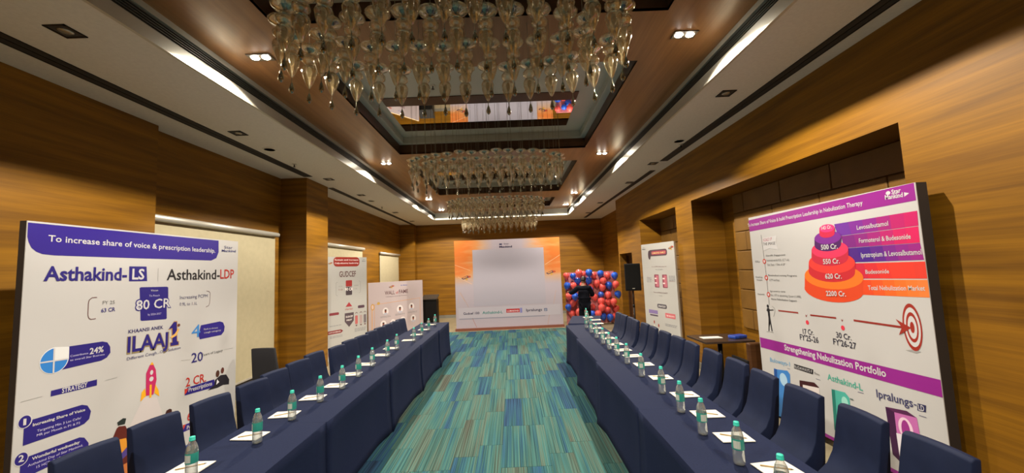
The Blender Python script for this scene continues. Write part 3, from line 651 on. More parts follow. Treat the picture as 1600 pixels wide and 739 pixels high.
('text', 'timeline_lettering', 'Spirometry camp', 0.3, 1.456, 0.266, 0.019, '#222', 4, 0, 0.011),
('text', 'timeline_lettering', 'No. 177 in upcoming Quest (1,000)', 0.304, 1.407, 0.497, 0.025, '#666', 4, 0, 0.013),
('text', 'timeline_lettering', 'Home Nebulization Support', 0.305, 1.36, 0.43, 0.023, '#222', 4, 0, 0.01),
('ell', 'archer_picture', 0.228, 1.273, 0.021, 0.021, '#15151c', 2),
('poly', 'archer_picture', [(0.202, 1.241), (0.254, 1.246), (0.249, 1.124), (0.205, 0.966), (0.215, 1.092), (0.254, 1.103), (0.264, 0.97), (0.236, 1.123)], '#15151c', 2),
('poly', 'archer_picture', [(0.212, 1.248), (0.246, 1.251), (0.253, 1.125), (0.273, 0.974), (0.255, 0.966), (0.236, 1.095), (0.213, 0.964), (0.196, 0.962), (0.219, 1.12)], '#15151c', 2),
('line', 'archer_picture', [(0.195, 1.218), (0.327, 1.237)], 0.012, '#15151c', 2),
('line', 'archer_picture', [(0.309, 1.282), (0.346, 1.261), (0.354, 1.232), (0.336, 1.189), (0.315, 1.154)], 0.006, '#888', 2),
('line', 'archer_picture', [(0.152, 0.949), (0.287, 0.96)], 0.005, '#888', 2),
('line', 'arrow', [(0.414, 1.239), (0.736, 1.248)], 0.016, '#8e2a22', 2),
('line', 'arrow', [(0.91, 1.244), (1.242, 1.255)], 0.016, '#8e2a22', 2),
('line', 'arrow', [(1.438, 1.258), (1.89, 1.261)], 0.018, '#8e2a22', 2),
('poly', 'arrow', [(1.845, 1.323), (1.965, 1.267), (1.857, 1.192), (1.889, 1.26)], '#9a2a1e', 8),
('poly', 'arrow', [(0.838, 1.245), (0.852, 1.232), (0.87, 1.246), (0.849, 1.213)], '#8e2a22', 1),
('poly', 'arrow', [(1.299, 1.253), (1.31, 1.242), (1.324, 1.254), (1.308, 1.224)], '#8e2a22', 1),
('ell', 'arrow', 0.858, 1.159, 0.022, 0.024, '#d8344a', 2),
('ell', 'arrow', 1.309, 1.168, 0.021, 0.024, '#d8344a', 2),
('text', 'figures', '17 Cr.', 0.778, 1.025, 0.154, 0.055, '#26263a', 4, 1, 0.011),
('text', 'figures', "FY'25-26", 0.725, 0.952, 0.263, 0.06, '#26263a', 4, 1, 0.01),
('text', 'figures', '30 Cr.', 1.222, 1.063, 0.171, 0.054, '#26263a', 4, 1, 0.001),
('text', 'figures', "FY'26-27", 1.177, 0.987, 0.259, 0.059, '#26263a', 4, 1, 0.002),
('ell', 'target_picture', 1.971, 1.274, 0.074, 0.188, '#9a2a1e', 2),
('ell', 'target_picture', 1.972, 1.274, 0.062, 0.157, '#c8c8cc', 3),
('ell', 'target_picture', 1.972, 1.273, 0.047, 0.12, '#9a2a1e', 4),
('ell', 'target_picture', 1.973, 1.272, 0.035, 0.091, '#c8c8cc', 5),
('ell', 'target_picture', 1.973, 1.272, 0.017, 0.045, '#9a2a1e', 6),
('poly', 'target_picture', [(1.893, 1.077), (1.977, 1.069), (2.017, 1.088), (1.971, 1.098)], '#999', 1),
('poly', 'middle_band', [(0.01, 0.854), (2.159, 0.906), (2.159, 0.776), (0.014, 0.726)], '#8e1f8a', 1),
('text', 'middle_band', 'Strengthening Nebulization Portfolio', 0.457, 0.783, 1.243, 0.065, '#c8c8cc', 4, 2, 0.025),
('text', 'product_lettering', 'Buloways-1', 0.175, 0.582, 0.346, 0.051, '#5aa0d0', 4, 0, 0.025),
('poly', 'product_lettering', [(0.591, 0.654), (0.872, 0.661), (0.864, 0.607), (0.584, 0.602)], '#15151c', 1),
('text', 'product_lettering', 'BUDAWAYS F', 0.596, 0.61, 0.258, 0.032, '#c8c8cc', 4, 0, 0.008),
('text', 'product_lettering', 'Emo', 0.887, 0.618, 0.066, 0.024, '#555', 4, 0, -0.001),
('text', 'product_lettering', 'Asthakind-L', 1.056, 0.609, 0.397, 0.06, '#3fa894', 4, 1, 0.008),
('text', 'product_lettering', 'Ipralungs', 1.587, 0.606, 0.313, 0.068, '#3a3a66', 4, 1, 0.02),
('text', 'product_lettering', '-', 1.907, 0.634, 0.022, 0.051, '#3a3a66', 4, 1, 0.002),
('poly', 'product_lettering', [(1.937, 0.67), (2.001, 0.675), (1.994, 0.62), (1.93, 0.612)], '#2a2a55', 2),
('text', 'product_lettering', 'LD', 1.941, 0.619, 0.043, 0.044, '#c8c8cc', 4, 1, 0.004),
('line', 'product_lettering', [(1.396, 0.591), (1.457, 0.596)], 0.005, '#557', 2),
('line', 'product_lettering', [(1.937, 0.577), (1.992, 0.58)], 0.005, '#557', 2),
('line', 'product_lettering', [(0.897, 0.574), (0.959, 0.573)], 0.004, '#557', 2),
('line', 'product_lettering', [(0.472, 0.574), (0.516, 0.575)], 0.004, '#557', 2),
('poly', 'product_box_picture', [(0.231, 0.514), (0.288, 0.514), (0.241, -0.042), (0.181, -0.036)], '#1c4f9a', 2),
('poly', 'product_box_picture', [(0.288, 0.514), (0.468, 0.545), (0.507, 0.512), (0.452, -0.015), (0.239, -0.056)], '#3a80cc', 2),
('ell', 'product_box_picture', 0.388, 0.421, 0.064, 0.075, '#a8ccea', 3),
('poly', 'product_box_picture', [(0.651, 0.488), (0.868, 0.524), (0.925, 0.494), (0.929, 0.481), (0.69, 0.45)], '#3a0f18', 2),
('poly', 'product_box_picture', [(0.651, 0.488), (0.696, 0.452), (0.663, 0.017), (0.623, 0.038)], '#3a0f18', 2),
('poly', 'product_box_picture', [(0.696, 0.452), (0.93, 0.486), (0.896, 0.061), (0.663, 0.017)], '#d8d0d0', 2),
('poly', 'product_box_picture', [(0.858, 0.173), (0.924, 0.182), (0.905, 0.129), (0.845, 0.122)], '#2a1a14', 3),
('poly', 'product_box_picture', [(1.091, 0.523), (1.133, 0.529), (1.114, 0.105), (1.074, 0.121)], '#1f7a70', 2),
('poly', 'product_box_picture', [(1.133, 0.529), (1.251, 0.54), (1.296, 0.502), (1.285, 0.134), (1.114, 0.105)], '#4ab0a4', 2),
('ell', 'product_box_picture', 1.238, 0.441, 0.038, 0.055, '#9adad0', 3),
('poly', 'product_box_picture', [(1.304, 0.504), (1.338, 0.505), (1.336, 0.492), (1.302, 0.491)], '#566', 3),
('poly', 'product_box_picture', [(1.657, 0.547), (1.733, 0.528), (1.734, 0.123), (1.674, 0.159)], '#3a1040', 2),
('poly', 'product_box_picture', [(1.657, 0.547), (1.841, 0.577), (1.917, 0.55), (1.733, 0.528)], '#52204e', 2),
('poly', 'product_box_picture', [(1.733, 0.528), (1.917, 0.55), (1.926, 0.412), (1.923, 0.172), (1.734, 0.123)], '#c06ab0', 2),
('poly', 'product_box_picture', [(1.729, 0.357), (1.909, 0.388), (1.904, 0.205), (1.735, 0.164)], '#e0dce8', 3),
('ell', 'product_box_picture', 1.816, 0.426, 0.06, 0.088, '#e8c8e0', 3),
('ell', 'product_box_picture', 1.816, 0.415, 0.035, 0.079, '#9a2f8a', 4),
('poly', 'base_stripe', [(0, 0), (2.1299999999999994, 0), (2.1299999999999994, 0.035), (0, 0.035)], '#8e1f8a', 1)]

r, W, z0 = board('display_board', 'large white display board with a blue header band and rocket, beside the left table row', (-3.92, 3.11), (-3.92, 5.53), 2.5, thick=.06)
ink(r, LEFT_PRINT, W, 2.5)
r, W, z0 = board('display_board', 'white display board with purple band and tiered red cake chart, beside the right tables', (3.2, 5.10), (3.2, 2.97), 2.42, .08, thick=.09)
ink(r, lift(RIGHT_PRINT, z0), W, 2.5)

def T(part, st, cx, v, w, h, col, bold=0, lay=4): return ('text', part, st, cx-w/2, v, w, h, col, lay, bold, 0)
def rect(part, u0, v0, u1, v1, col, lay=1): return ('poly', part, [(u0,v0),(u1,v0),(u1,v1),(u0,v1)], col, lay)
def rr(part, u0, v0, u1, v1, col, lay=1, r=None):
    r = r or min(u1-u0, v1-v0)*.4; P = []
    for cx, cy, a0 in ((u1-r,v1-r,0),(u0+r,v1-r,90),(u0+r,v0+r,180),(u1-r,v0+r,270)):
        P += [(cx+r*math.cos(math.radians(a0+k*22.5)), cy+r*math.sin(math.radians(a0+k*22.5))) for k in range(5)]
    return ('poly', part, P, col, lay)
def grey_lines(part, u0, u1, v, n, h=.012, gap=.03, col='#8a8a92'):
    """lines of print too small to read: broken dashes like words"""
    out = []; q = random.Random(int(u0*1000+v*777))
    for k in range(n):
        u = u0
        while u < u1-.02:
            e = min(u+q.uniform(.03, .09), u1); out.append(rect(part, u, v-k*gap, e, v-k*gap+h, col, 2)); u = e+.012
    return out
def rocket_logo(part, u, v, s, tilt=0):
    return [('poly', part, [(u-s, v-.10*s), (u+.3*s, v+.42*s), (u+s*.5, v+.30*s), (u+.55*s, v+.02*s), (u-.6*s, v-.38*s)], '#3b2a52', 2),
            ('poly', part, [(u-.7*s, v-.05*s), (u+.25*s, v+.28*s), (u+.3*s, v+.10*s), (u-.6*s, v-.22*s)], '#e0a05a', 3),
            ('poly', part, [(u+.3*s, v+.42*s), (u+.95*s, v+.30*s), (u+1.0*s, v+.05*s), (u+.6*s, v-.05*s)], '#c2502e', 3),
            ('poly', part, [(u-.2*s, v-.25*s), (u+.35*s, v-.05*s), (u+.3*s, v-.45*s), (u+.05*s, v-.55*s)], '#d9a63c', 3)]

# back board
def back_face():
    m = bpy.data.materials.new('back_board_print'); m.use_nodes = True; N = m.node_tree.nodes; L = m.node_tree.links; b = N['Principled BSDF']; b.inputs['Roughness'].default_value = .45
    tc = N.new('ShaderNodeTexCoord'); sp = N.new('ShaderNodeSeparateXYZ'); L.new(tc.outputs['Object'], sp.inputs[0])
    def math_(op, a, b2):
        n = N.new('ShaderNodeMath'); n.operation = op
        for i, q in enumerate((a, b2)):
            if isinstance(q, (int, float)): n.inputs[i].default_value = q
            else: L.new(q, n.inputs[i])
        return n.outputs[0]
    side = math_('ABSOLUTE', math_('SUBTRACT', sp.outputs[0], 1.75), 0)
    mp = N.new('ShaderNodeMapping'); mp.inputs['Rotation'].default_value = (0, .6, 0); mp.inputs['Scale'].default_value = (.8, 1, 5); L.new(tc.outputs['Object'], mp.inputs[0])
    ns = N.new('ShaderNodeTexNoise'); ns.inputs['Scale'].default_value = 1.6; ns.inputs['Detail'].default_value = 3; L.new(mp.outputs[0], ns.inputs['Vector'])
    up_ = N.new('ShaderNodeMapRange'); up_.interpolation_type = 'SMOOTHSTEP'; up_.inputs[1].default_value = 1.35; up_.inputs[2].default_value = 2.1; L.new(sp.outputs[2], up_.inputs[0])
    sd = N.new('ShaderNodeMapRange'); sd.inputs[1].default_value = .45; sd.inputs[2].default_value = 1.5; L.new(side, sd.inputs[0])
    k = math_('MULTIPLY', up_.outputs[0], sd.outputs[0]); k2 = math_('ADD', k, math_('MULTIPLY', math_('SUBTRACT', ns.outputs[0], .5), math_('MULTIPLY', k, 1.6)))
    cr = N.new('ShaderNodeValToRGB'); e = cr.color_ramp.elements; e[0].position = .02; e[0].color = (.50, .44, .52, 1); e[1].position = .95; e[1].color = (.72, .20, .04, 1)
    q = e.new(.35); q.color = (.62, .40, .28, 1); q = e.new(.6); q.color = (.72, .30, .10, 1)
    L.new(k2, cr.inputs[0]); L.new(cr.outputs[0], b.inputs['Base Color']); return m
r, W, z0 = board('stage_backdrop_board', 'big square backdrop board with orange corners and a blank pale panel, at the end of the aisle', (-1.86, 12.68), (1.63, 12.74), 2.86, .08, thick=.14, face=back_face())
MB().box(-.03, -.05, 0, W+.03, .35, .075).build('base_plinth', mat('reddish_plinth', (.22, .07, .04), .6), r)
it = [rect('blank_panel', .17*W, .78, .845*W, 2.62, (.46, .43, .52), 1)]
it += [('line', 'thin_lines', [(.30, .95), (.13, 1.25), (.08, .9)], .008, '#d8b090', 1), ('line', 'thin_lines', [(.16, 1.25), (.42, .75)], .008, '#c8a088', 1), ('line', 'thin_lines', [(.52, .42), (.66, .1)], .012, '#b87868', 1), ('line', 'thin_lines', [(3.3, 1.2), (3.2, .75)], .008, '#d8a888', 1), ('line', 'thin_lines', [(3.05, .42), (2.98, .1)], .01, '#c89880', 1),
       ('line', 'thin_lines', [(.1, 1.75), (.55, 1.5)], .012, '#f0c8a0', 1), ('line', 'thin_lines', [(.0, 2.15), (.5, 1.95)], .010, '#f4d0a8', 1), ('line', 'thin_lines', [(2.98, 2.05), (3.49, 2.35)], .012, '#f4d0a8', 1)]
it += [rect('pale_strip', .08, .40, 3.42, .74, (.54, .50, .58), 2), rect('pale_strip', .1, .375, 2.9, .39, '#8890a8', 3)]
it += [T('small_logo', 'Star', 1.73, 2.76, .17, .05, '#3a3a62', 0), rect('small_logo', 1.49, 2.75, 1.58, 2.80, '#3a3a62', 2), T('small_logo', 'Mankind', 1.70, 2.66, .42, .06, '#22204c', 2)]
it += rocket_logo('rocket_logo', .36, 1.72, .16) + rocket_logo('rocket_logo', 3.16, 1.78, .16)
it += [T('brand_lettering', 'Gudcef 100', .50, .52, .52, .075, '#2a2250', 1, 6), T('brand_lettering', 'Asthakind-L', 1.19, .52, .66, .085, '#2f8f8a', 1, 6), rect('brand_lettering', 1.64, .53, 2.08, .65, '#c03038', 3), T('brand_lettering', 'LUMAKIND', 1.86, .56, .38, .045, '#f0e8ec', 1, 6), rect('brand_lettering', 2.09, .51, 2.16, .67, '#8a88c8', 3),
       T('brand_lettering', 'Ipralungs', 2.55, .545, .52, .085, '#26244e', 1, 6), rect('brand_lettering', 2.88, .53, 2.98, .62, '#4a5a8a', 3), T('brand_lettering', 'LD', 2.93, .545, .07, .055, '#e8e8f0', 1, 6)]
ink(r, lift(it, 0), W, 3.0)

# tall red and white standee beyond the left pier
M_STD = mat('pale_standee', (.50, .50, .49), .5)
r, W, z0 = board('standee_board', 'tall pale standee with a red header and grey shield, just past the left pier', (-4.28, 8.98), (-3.75, 10.0), 2.40, thick=.04, face=M_STD, side=M_ALU)
it = [rr('header_band', .14*W, 2.17, .80*W, 2.40, '#9a3028'), T('header_lettering', 'Sustain and increase', .47*W, 2.315, .60*W, .035, WHT := '#f4eeee', 1), T('header_lettering', 'Cefpodoxime leadership', .47*W, 2.235, .60*W, .035, WHT, 1), T('small_logo', 'Star', .92*W, 2.33, .07, .02, '#345'), T('small_logo', 'Mankind', .92*W, 2.29, .11, .022, '#345', 1)]
it += rocket_logo('rocket_logo', .05*W+.02, 2.25, .06)
it += [T('brand_lettering', 'GUDCEF', .49*W, 1.92, .42*W, .135, '#5a2a2c', .8)]
it += [rr('target_box', .44*W, 1.68, .60*W, 1.83, '#a83838', 2, .02), rr('target_box', .44*W, 1.47, .60*W, 1.67, '#4a4048', 1, .02), T('target_box', '90 CR', .52*W, 1.58, .20*W, .07, WHT, 3)]
it += [('line', 'bracket', [(.24*W, 1.80), (.20*W, 1.78), (.20*W, 1.50), (.24*W, 1.47)], .006, '#888'), ('line', 'bracket', [(.78*W, 1.80), (.82*W, 1.78), (.82*W, 1.52), (.78*W, 1.50)], .006, '#888'), T('figures', "FY'25", .31*W, 1.68, .1, .025, '#888'), T('figures', '71 CR', .31*W, 1.60, .12, .03, '#8a4040', 1), T('figures', 'PCPM', .71*W, 1.68, .12, .025, '#888'), T('figures', '0.9L', .70*W, 1.60, .09, .025, '#888')]
it += [('poly', 'shield', [(.43*W, 1.19), (.60*W, 1.19), (.52*W, 1.30)], '#b03a44', 2), T('shield', 'STRATEGY', .52*W, 1.11, .2*W, .035, '#b03a44', 1), ('poly', 'shield', [(.41*W, 1.04), (.64*W, 1.04), (.64*W, .84), (.52*W, .70), (.41*W, .84)], '#5a4c54', 2), T('shield', 'GUDCEF', .525*W, .93, .18*W, .04, WHT, 2), T('shield', 'FIRST', .525*W, .85, .14*W, .035, WHT, 2)]
it += [rr('pill', .04*W, 1.03, .27*W, 1.09, '#8a3a44'), rr('pill', .75*W, 1.12, .93*W, 1.19, '#5a4050'), ('poly', 'pill', [(.0, .60), (.32*W, .60), (.37*W, .64), (.32*W, .68), (.0, .68)], '#8a3034', 1), T('pill', 'HCP COVERAGE', .17*W, .625, .28*W, .028, WHT, 1, 3)]
for c, cc in ((.71, '#c46a6a'), (.83, '#b8a0a0'), (.94, '#7a7078')): it += [rr('bar_symbol', (c-.035)*W, .74, (c+.035)*W, .95, cc, 2, .02), ('poly', 'bar_symbol', [((c-.03)*W, .72), (c*W, .68), ((c+.03)*W, .72)], '#6a3a40', 2), ('line', 'bar_symbol', [((c-.03)*W, 1.0), (c*W, 1.03), ((c+.03)*W, 1.0)], .012, '#6a3a40')]
it += grey_lines('small_print', .05*W, .35*W, .54, 2) + grey_lines('small_print', .66*W, .96*W, .62, 3) + grey_lines('small_print', .05*W, .33*W, .78, 1)
it += [('ell', 'corner_ornament', .06*W, .16, .05, .10, '#c05058', 2), ('ell', 'corner_ornament', .06*W, .16, .03, .07, '#e8c8c8', 3)]
ink(r, it, W, 2.4)

# wide wall-of-fame board
M_WOF = mat('wall_of_fame_face', (.52, .44, .47), .5)
r, W, z0 = board('standee_board', 'wide pinkish board with gold frame and round portraits, near the lectern', (-4.46, 12.0), (-3.12, 13.5), 1.69, thick=.05, face=M_WOF, side=mat('gold_edge', (.62, .45, .22), .5))
it = rocket_logo('rocket_logo', .40*W, 1.53, .10) + [T('small_logo', 'Star Mankind', .63*W, 1.54, .24, .035, '#6a7ac0', 1)]
it += [T('title_lettering', 'WALL', .37*W, 1.28, .36, .12, '#6a4a50', 1), T('title_lettering', 'of', .50*W, 1.29, .09, .08, '#b84038', 1), T('title_lettering', 'FAME', .62*W, 1.29, .34, .12, '#6a4a50', 1), T('title_lettering', 'Celebrating Excellence: Star Performers', .49*W, 1.20, .80, .035, '#8a7a80')]
it += [('line', 'gold_frame', [(.10*W, 0.0), (.10*W, 1.00), (.94*W, 1.08), (.94*W, .0)], .012, '#d8a070'), ('ell', 'gold_ornament', .07*W, .93, .06, .10, '#c89a3c', 2), ('ell', 'gold_ornament', .07*W, .93, .035, .07, '#d8c0c0', 3), ('ell', 'gold_ornament', .17*W, 1.03, .05, .045, '#c8a050', 2), ('line', 'gold_ornament', [(.06*W, .85), (.06*W, .2)], .03, '#d8a878')]
def portrait(u, v, s):
    return [('ell', 'portrait', u, v, .105*s, .12*s, '#e4dce0', 2), ('poly', 'portrait', [(u-.085*s, v-.085*s), (u-.03*s, v-.05*s), (u+.03*s, v-.05*s), (u+.085*s, v-.085*s), (u+.04*s, v-.115*s), (u-.04*s, v-.115*s)], '#b8b8c8', 3), ('ell', 'portrait', u, v-.002, .034*s, .048*s, '#8a4c3c', 4), ('ell', 'portrait', u, v+.040*s, .037*s, .020*s, '#1c1416', 5)]
for u, v, s in ((.29*W, .76, 1), (.55*W, .78, 1.1), (.77*W, .82, 1), (.25*W, .36, 1), (.42*W, .36, 1), (.60*W, .40, 1), (.80*W, .42, 1)): it += portrait(u, v, s)
it += grey_lines('small_print', .20*W, .38*W, .60, 2) + grey_lines('small_print', .46*W, .64*W, .62, 2) + grey_lines('small_print', .70*W, .88*W, .64, 2)
ink(r, it, W, 1.7)

# tall board leaning by the right pier
r, W, z0 = board('standee_board', 'tall pale standee with a dark pill-shaped header, beside the right pier', (3.03, 8.9), (3.30, 7.74), 2.38, thick=.04, face=M_STD, side=M_ALU)
it = [T('small_logo', 'Star', .09*W, 2.30, .07, .02, '#445'), T('small_logo', 'Mankind', .09*W, 2.26, .12, .024, '#445', 2)] + rocket_logo('rocket_logo', .91*W, 2.25, .09)
it += [rr('header_pill', .25*W, 2.10, .80*W, 2.24, '#5a4450'), rr('header_pill', .33*W, 2.13, .77*W, 2.21, '#a84a5c', 2), T('header_pill', 'LUMAKIND FAMILY', .55*W, 2.15, .40*W, .035, '#f0d890', 1), ('ell', 'header_pill', .26*W, 2.13, .05, .10, '#4a3a44', 3)]
it += [T('small_print', 'The only DPP4 inhibitor brand with', .53*W, 1.86, .45*W, .022, '#8a6a70'), T('small_print', 'four strengths', .53*W, 1.80, .22*W, .02, '#8a8a8a')]
for c in (.44, .68): it += [rr('box_picture', (c-.07)*W, 1.42, (c+.07)*W, 1.70, '#8a4458', 2, .02), rect('box_picture', (c-.03)*W, 1.44, (c+.06)*W, 1.68, '#c07080', 3), rect('box_picture', (c-.06)*W, 1.50, (c-.0)*W, 1.53, '#f0d8d8', 4), rect('box_picture', (c-.06)*W, 1.60, (c-.0)*W, 1.63, '#f0d8d8', 4)]
it += [('line', 'bracket', [(.15*W, 1.66), (.22*W, 1.60), (.33*W, 1.56)], .006, '#a88'), ('line', 'bracket', [(.80*W, 1.56), (.95*W, 1.56)], .006, '#a88')] + grey_lines('small_print', .12*W, .28*W, 1.62, 4) + grey_lines('small_print', .80*W, .97*W, 1.66, 4)
it += [T('small_print', 'Focus on DOSING & QUALITY', .53*W, 1.30, .42*W, .025, '#7a5a60', 1), T('small_print', 'leader', .53*W, 1.24, .1*W, .02, '#8a8a8a'), rr('header_pill', .40*W, .98, .68*W, 1.07, '#55505a'), T('header_pill', 'STRATEGY', .54*W, 1.005, .22*W, .035, '#f0f0f0', 1)]
it += [rr('side_pill', .12*W, .84, .40*W, .92, '#8a78b0', 1, .01), rect('side_pill', .15*W, .79, .40*W, .82, '#5a4a60', 1), rr('side_pill', .62*W, .80, .90*W, .90, '#d07078', 1, .01), T('side_pill', 'TIER GROWTH', .76*W, .83, .22*W, .03, '#fff0f0', 1)]
for c, v in ((.27, .66), (.40, .60), (.64, .48), (.86, .38)): it += [('ell', 'small_symbol', c*W, v, .022, .035, '#a04038', 2), ('ell', 'small_symbol', c*W, v-.10, .03, .045, '#d8d4c8', 2), ('line', 'small_symbol', [((c-.03)*W, v-.16), ((c+.03)*W, v-.16)], .012, '#8890b0')]
it += grey_lines('small_print', .60*W, .92*W, .66, 2) + grey_lines('small_print', .55*W, .75*W, .28, 2) + grey_lines('small_print', .80*W, .98*W, .22, 2)
ink(r, it, W, 2.4)

# ---------------------------------------------------------------- window blinds on the left wall
def blind(y0, y1, zt, zb, label):
    r = thing('roller_blind', label, 'window blind', (-4.6, (y0+y1)/2, zb), group=None)
    h = (y1-y0)/2
    MB().tube([(.055, -h, zt-zb), (.055, h, zt-zb)], .045, 12).build('top_roller', M_ALU, r)
    MB().box(.02, -h+.03, 0.02, .024, h-.03, zt-zb).build('blind_fabric', M_CREAM, r)
    MB().box(.010, -h+.03, 0, .034, h-.03, .03).build('bottom_bar', M_ALU, r)
    MB().box(.001, -h-.05, -.05, .05, h+.05, -.02).build('sill', M_BROWNEDGE, r)
blind(4.86, 7.5, 2.79, .24, 'large cream roller blind behind the board with the blue header')
blind(9.3, 11.9, 2.74, .9, 'cream roller blind mostly hidden behind the tall red-headed standee')
blind(13.4, 15.7, 2.68, .9, 'cream roller blind above the wall of portraits board')

# ---------------------------------------------------------------- tables
def table(name_loc, rz, L, label, side, W=.66):
    """local x: from aisle edge (0) to chair edge (W*side); local y centred; fitted navy cover"""
    r = thing('banquet_table', label, 'table', (*name_loc, 0), rz, 'navy covered tables')
    h = .76; n = 14; hy = L/2-.004
    s = side
    # cover: loop of columns round the plan, each falling to its hem; stretched inward between the corners
    loop = []
    for i in range(n): loop.append((0, -hy+2*hy*i/n, 0.0 if True else 0))
    for i in range(6): loop.append((W*i/6, hy, 0))
    for i in range(n): loop.append((W, hy-2*hy*i/n, 1))
    for i in range(6): loop.append((W*(6-i)/6, -hy, 0))
    vs = []; fs = []; levels = 9; N_ = len(loop)
    for k in range(levels):
        for (x, y, cs) in loop:
            t = k/(levels-1); hem = .54 if cs else .0
            fy = 1-abs(y)/hy; fx = 1-abs(x-W/2)/(W/2)
            along = min(1, fy*2.2) if (x <= 0 or x >= W) else min(1, fx*2.2)
            z = (h-.006) - t*(h-.006-hem-(0.02 if not cs else 0)) 
            if k == levels-1 and not cs and x <= 0: z = .012 + .03*along
            pull = .045*math.sin(PI*min(1, t*1.0))*along
            flare = .03*(t**3)*(1-along)
            px = x + (pull if x <= 0 else (-pull*.4 if x >= W else 0)) + (-flare if x <= 0 else (flare if x >= W and not cs else 0))
            py = y - (math.copysign(pull*.3, y) if abs(y) >= hy-1e-6 and 0 < x < W else 0)
            vs.append((s*px, py, z))
    for k in range(levels-1):
        for i in range(N_): fs.append((k*N_+i, k*N_+(i+1)%N_, (k+1)*N_+(i+1)%N_, (k+1)*N_+i))
    b = MB(); b.add(vs, fs, True)
    b.add([(s*x, y, h-.006) for x, y, c in loop], [tuple(range(N_))], False)
    c = b.build('table_cover', M_NAVY, r)
    md = c.modifiers.new('cloth', 'SOLIDIFY'); md.thickness = .004; md.offset = 1
    MB().box(min(s*.02, s*(W-.02)), -hy+.02, .715, max(s*.02, s*(W-.02)), hy-.02, .748).build('tabletop', M_BLACK, r)
    for x in (.06, W-.06):
        for y in (-hy+.08, hy-.08): MB().tube([(s*x, y, 0), (s*x, y, .715)], .014, 8).build('leg', M_BLACKM, r)
TBL = [(1.64, 3.27), (3.27, 4.90), (4.90, 6.48), (6.48, 7.98)]
for i, (a, b_) in enumerate(TBL):
    table((1.0+.008*i*i, (a+b_)/2), 0, b_-a, 'navy-covered table, %s from the camera in the right row' % ordinal(i), 1)
    table((-1.58+.01*i, (a+b_)/2+.02), 0, b_-a, 'navy-covered table, %s from the camera in the left row' % ordinal(i), -1)
table((1.29, 8.79), math.radians(-13), 1.25, 'navy-covered table at the far end of the right row, set slightly askew', 1)
table((-1.53, 8.63), 0, 1.22, 'navy-covered table at the far end of the left row', -1)

# ---------------------------------------------------------------- chairs
def make_chair(m):
    """faces local +X; fitted stretch cover sweeps from backrest down to the seat"""
    r = thing('banquet_chair', 'x', 'chair')
    def loft(prof, name, w0, w1, z0, z1, bev):
        n = len(prof); vs = []; cols = 5
        def wd(z): t = max(0, min(1, (z-z0)/(z1-z0))); return (w0+(w1-w0)*t)/2
        for j in range(cols):
            q = -1+2*j/(cols-1)
            for (x, z) in prof:
                bow = .006*(q*q)   # the backrest is slightly cupped
                vs.append((x+bow*(1 if z > .5 else 0), q*wd(z), z-(.006*q*q if z > .93 else 0)))
        fs = [(j*n+i, j*n+(i+1)%n, (j+1)*n+(i+1)%n, (j+1)*n+i) for j in range(cols-1) for i in range(n)]
        fs += [tuple(range(n)), tuple((cols-1)*n+i for i in range(n))[::-1]]
        b = MB(); b.add(vs, fs, True); o = b.build(name, m, r, bevel=bev)
        return o
    back = [(-.075, .975), (-.045, .98), (-.025, .965), (-.005, .86), (.012, .76), (.034, .67), (.075, .59), (.14, .530), (.14, .44), (.0, .42), (-.03, .60), (-.055, .80)]
    loft(back, 'backrest', .36, .325, .45, .98, .006)
    seat = [(.0, .42), (.14, .53), (.20, .505), (.28, .488), (.40, .480), (.435, .468), (.445, .44), (.44, .12), (.41, .05), (.0, .05), (-.04, .12), (-.02, .30)]
    seat = [(.141, .528), (.20, .503), (.28, .488), (.40, .480), (.435, .468), (.445, .44), (.44, .12), (.43, .06), (-.02, .06), (-.035, .14), (-.015, .30), (.0, .42), (.10, .43)]
    loft(seat, 'seat', .37, .36, .0, .53, .008)
    for x in (-.005, .415):
        for y in (-.17, .17): MB().tube([(x, y, 0), (x, y, .08)], .012, 6).build('leg', M_BLACKM, r)
    return r
CH = make_chair(M_NAVYC)
used = [False]
def chair(x, y, deg, label, group):
    o = CH if not used[0] else copy_tree(CH); used[0] = True
    o.location = (x, y, 0); o.rotation_euler = (0, 0, math.radians(deg)); o['label'] = label; o['group'] = group; o['category'] = 'chair'
ry = [1.60, 2.04, 2.48, 2.93, 3.39, 3.83, 4.28, 4.74, 5.12, 5.55, 6.0, 6.38, 6.80, 7.14, 7.54, 7.9]
q = random.Random(3)
for i, y in enumerate(ry):
    chair(2.10+q.uniform(-.015, .02), y, 180+q.uniform(-4, 2), 'navy-covered chair, %s from the camera in the right row' % ordinal(i), 'chairs along the right tables')
ly = [(-2.62, 2.42, 4), (-2.63, 2.88, -8), (-2.57, 3.32, -14), (-2.53, 3.78, -14), (-2.56, 4.17, -10), (-2.56, 4.62, -22), (-2.60, 5.07, -8), (-2.49, 5.48, -10), (-2.51, 5.95, -18), (-2.47, 6.32, -22), (-2.48, 6.78, -8), (-2.48, 7.20, -20), (-2.46, 7.60, -14), (-2.44, 7.98, -12), (-2.44, 8.38, -26)]
for i, (x, y, a) in enumerate(ly):
    chair(x+.05, y, -11+(a+12)*.25, 'navy-covered chair, %s from the camera in the left row' % ordinal(i), 'chairs along the left tables')
used2 = make_chair(M_BLACKC); used2.location = (-3.55, 5.6, 0); used2.rotation_euler = (0, 0, math.radians(88)); used2['label'] = 'black-covered chair standing alone in front of the cream blind by the left pier'; used2['category'] = 'chair'

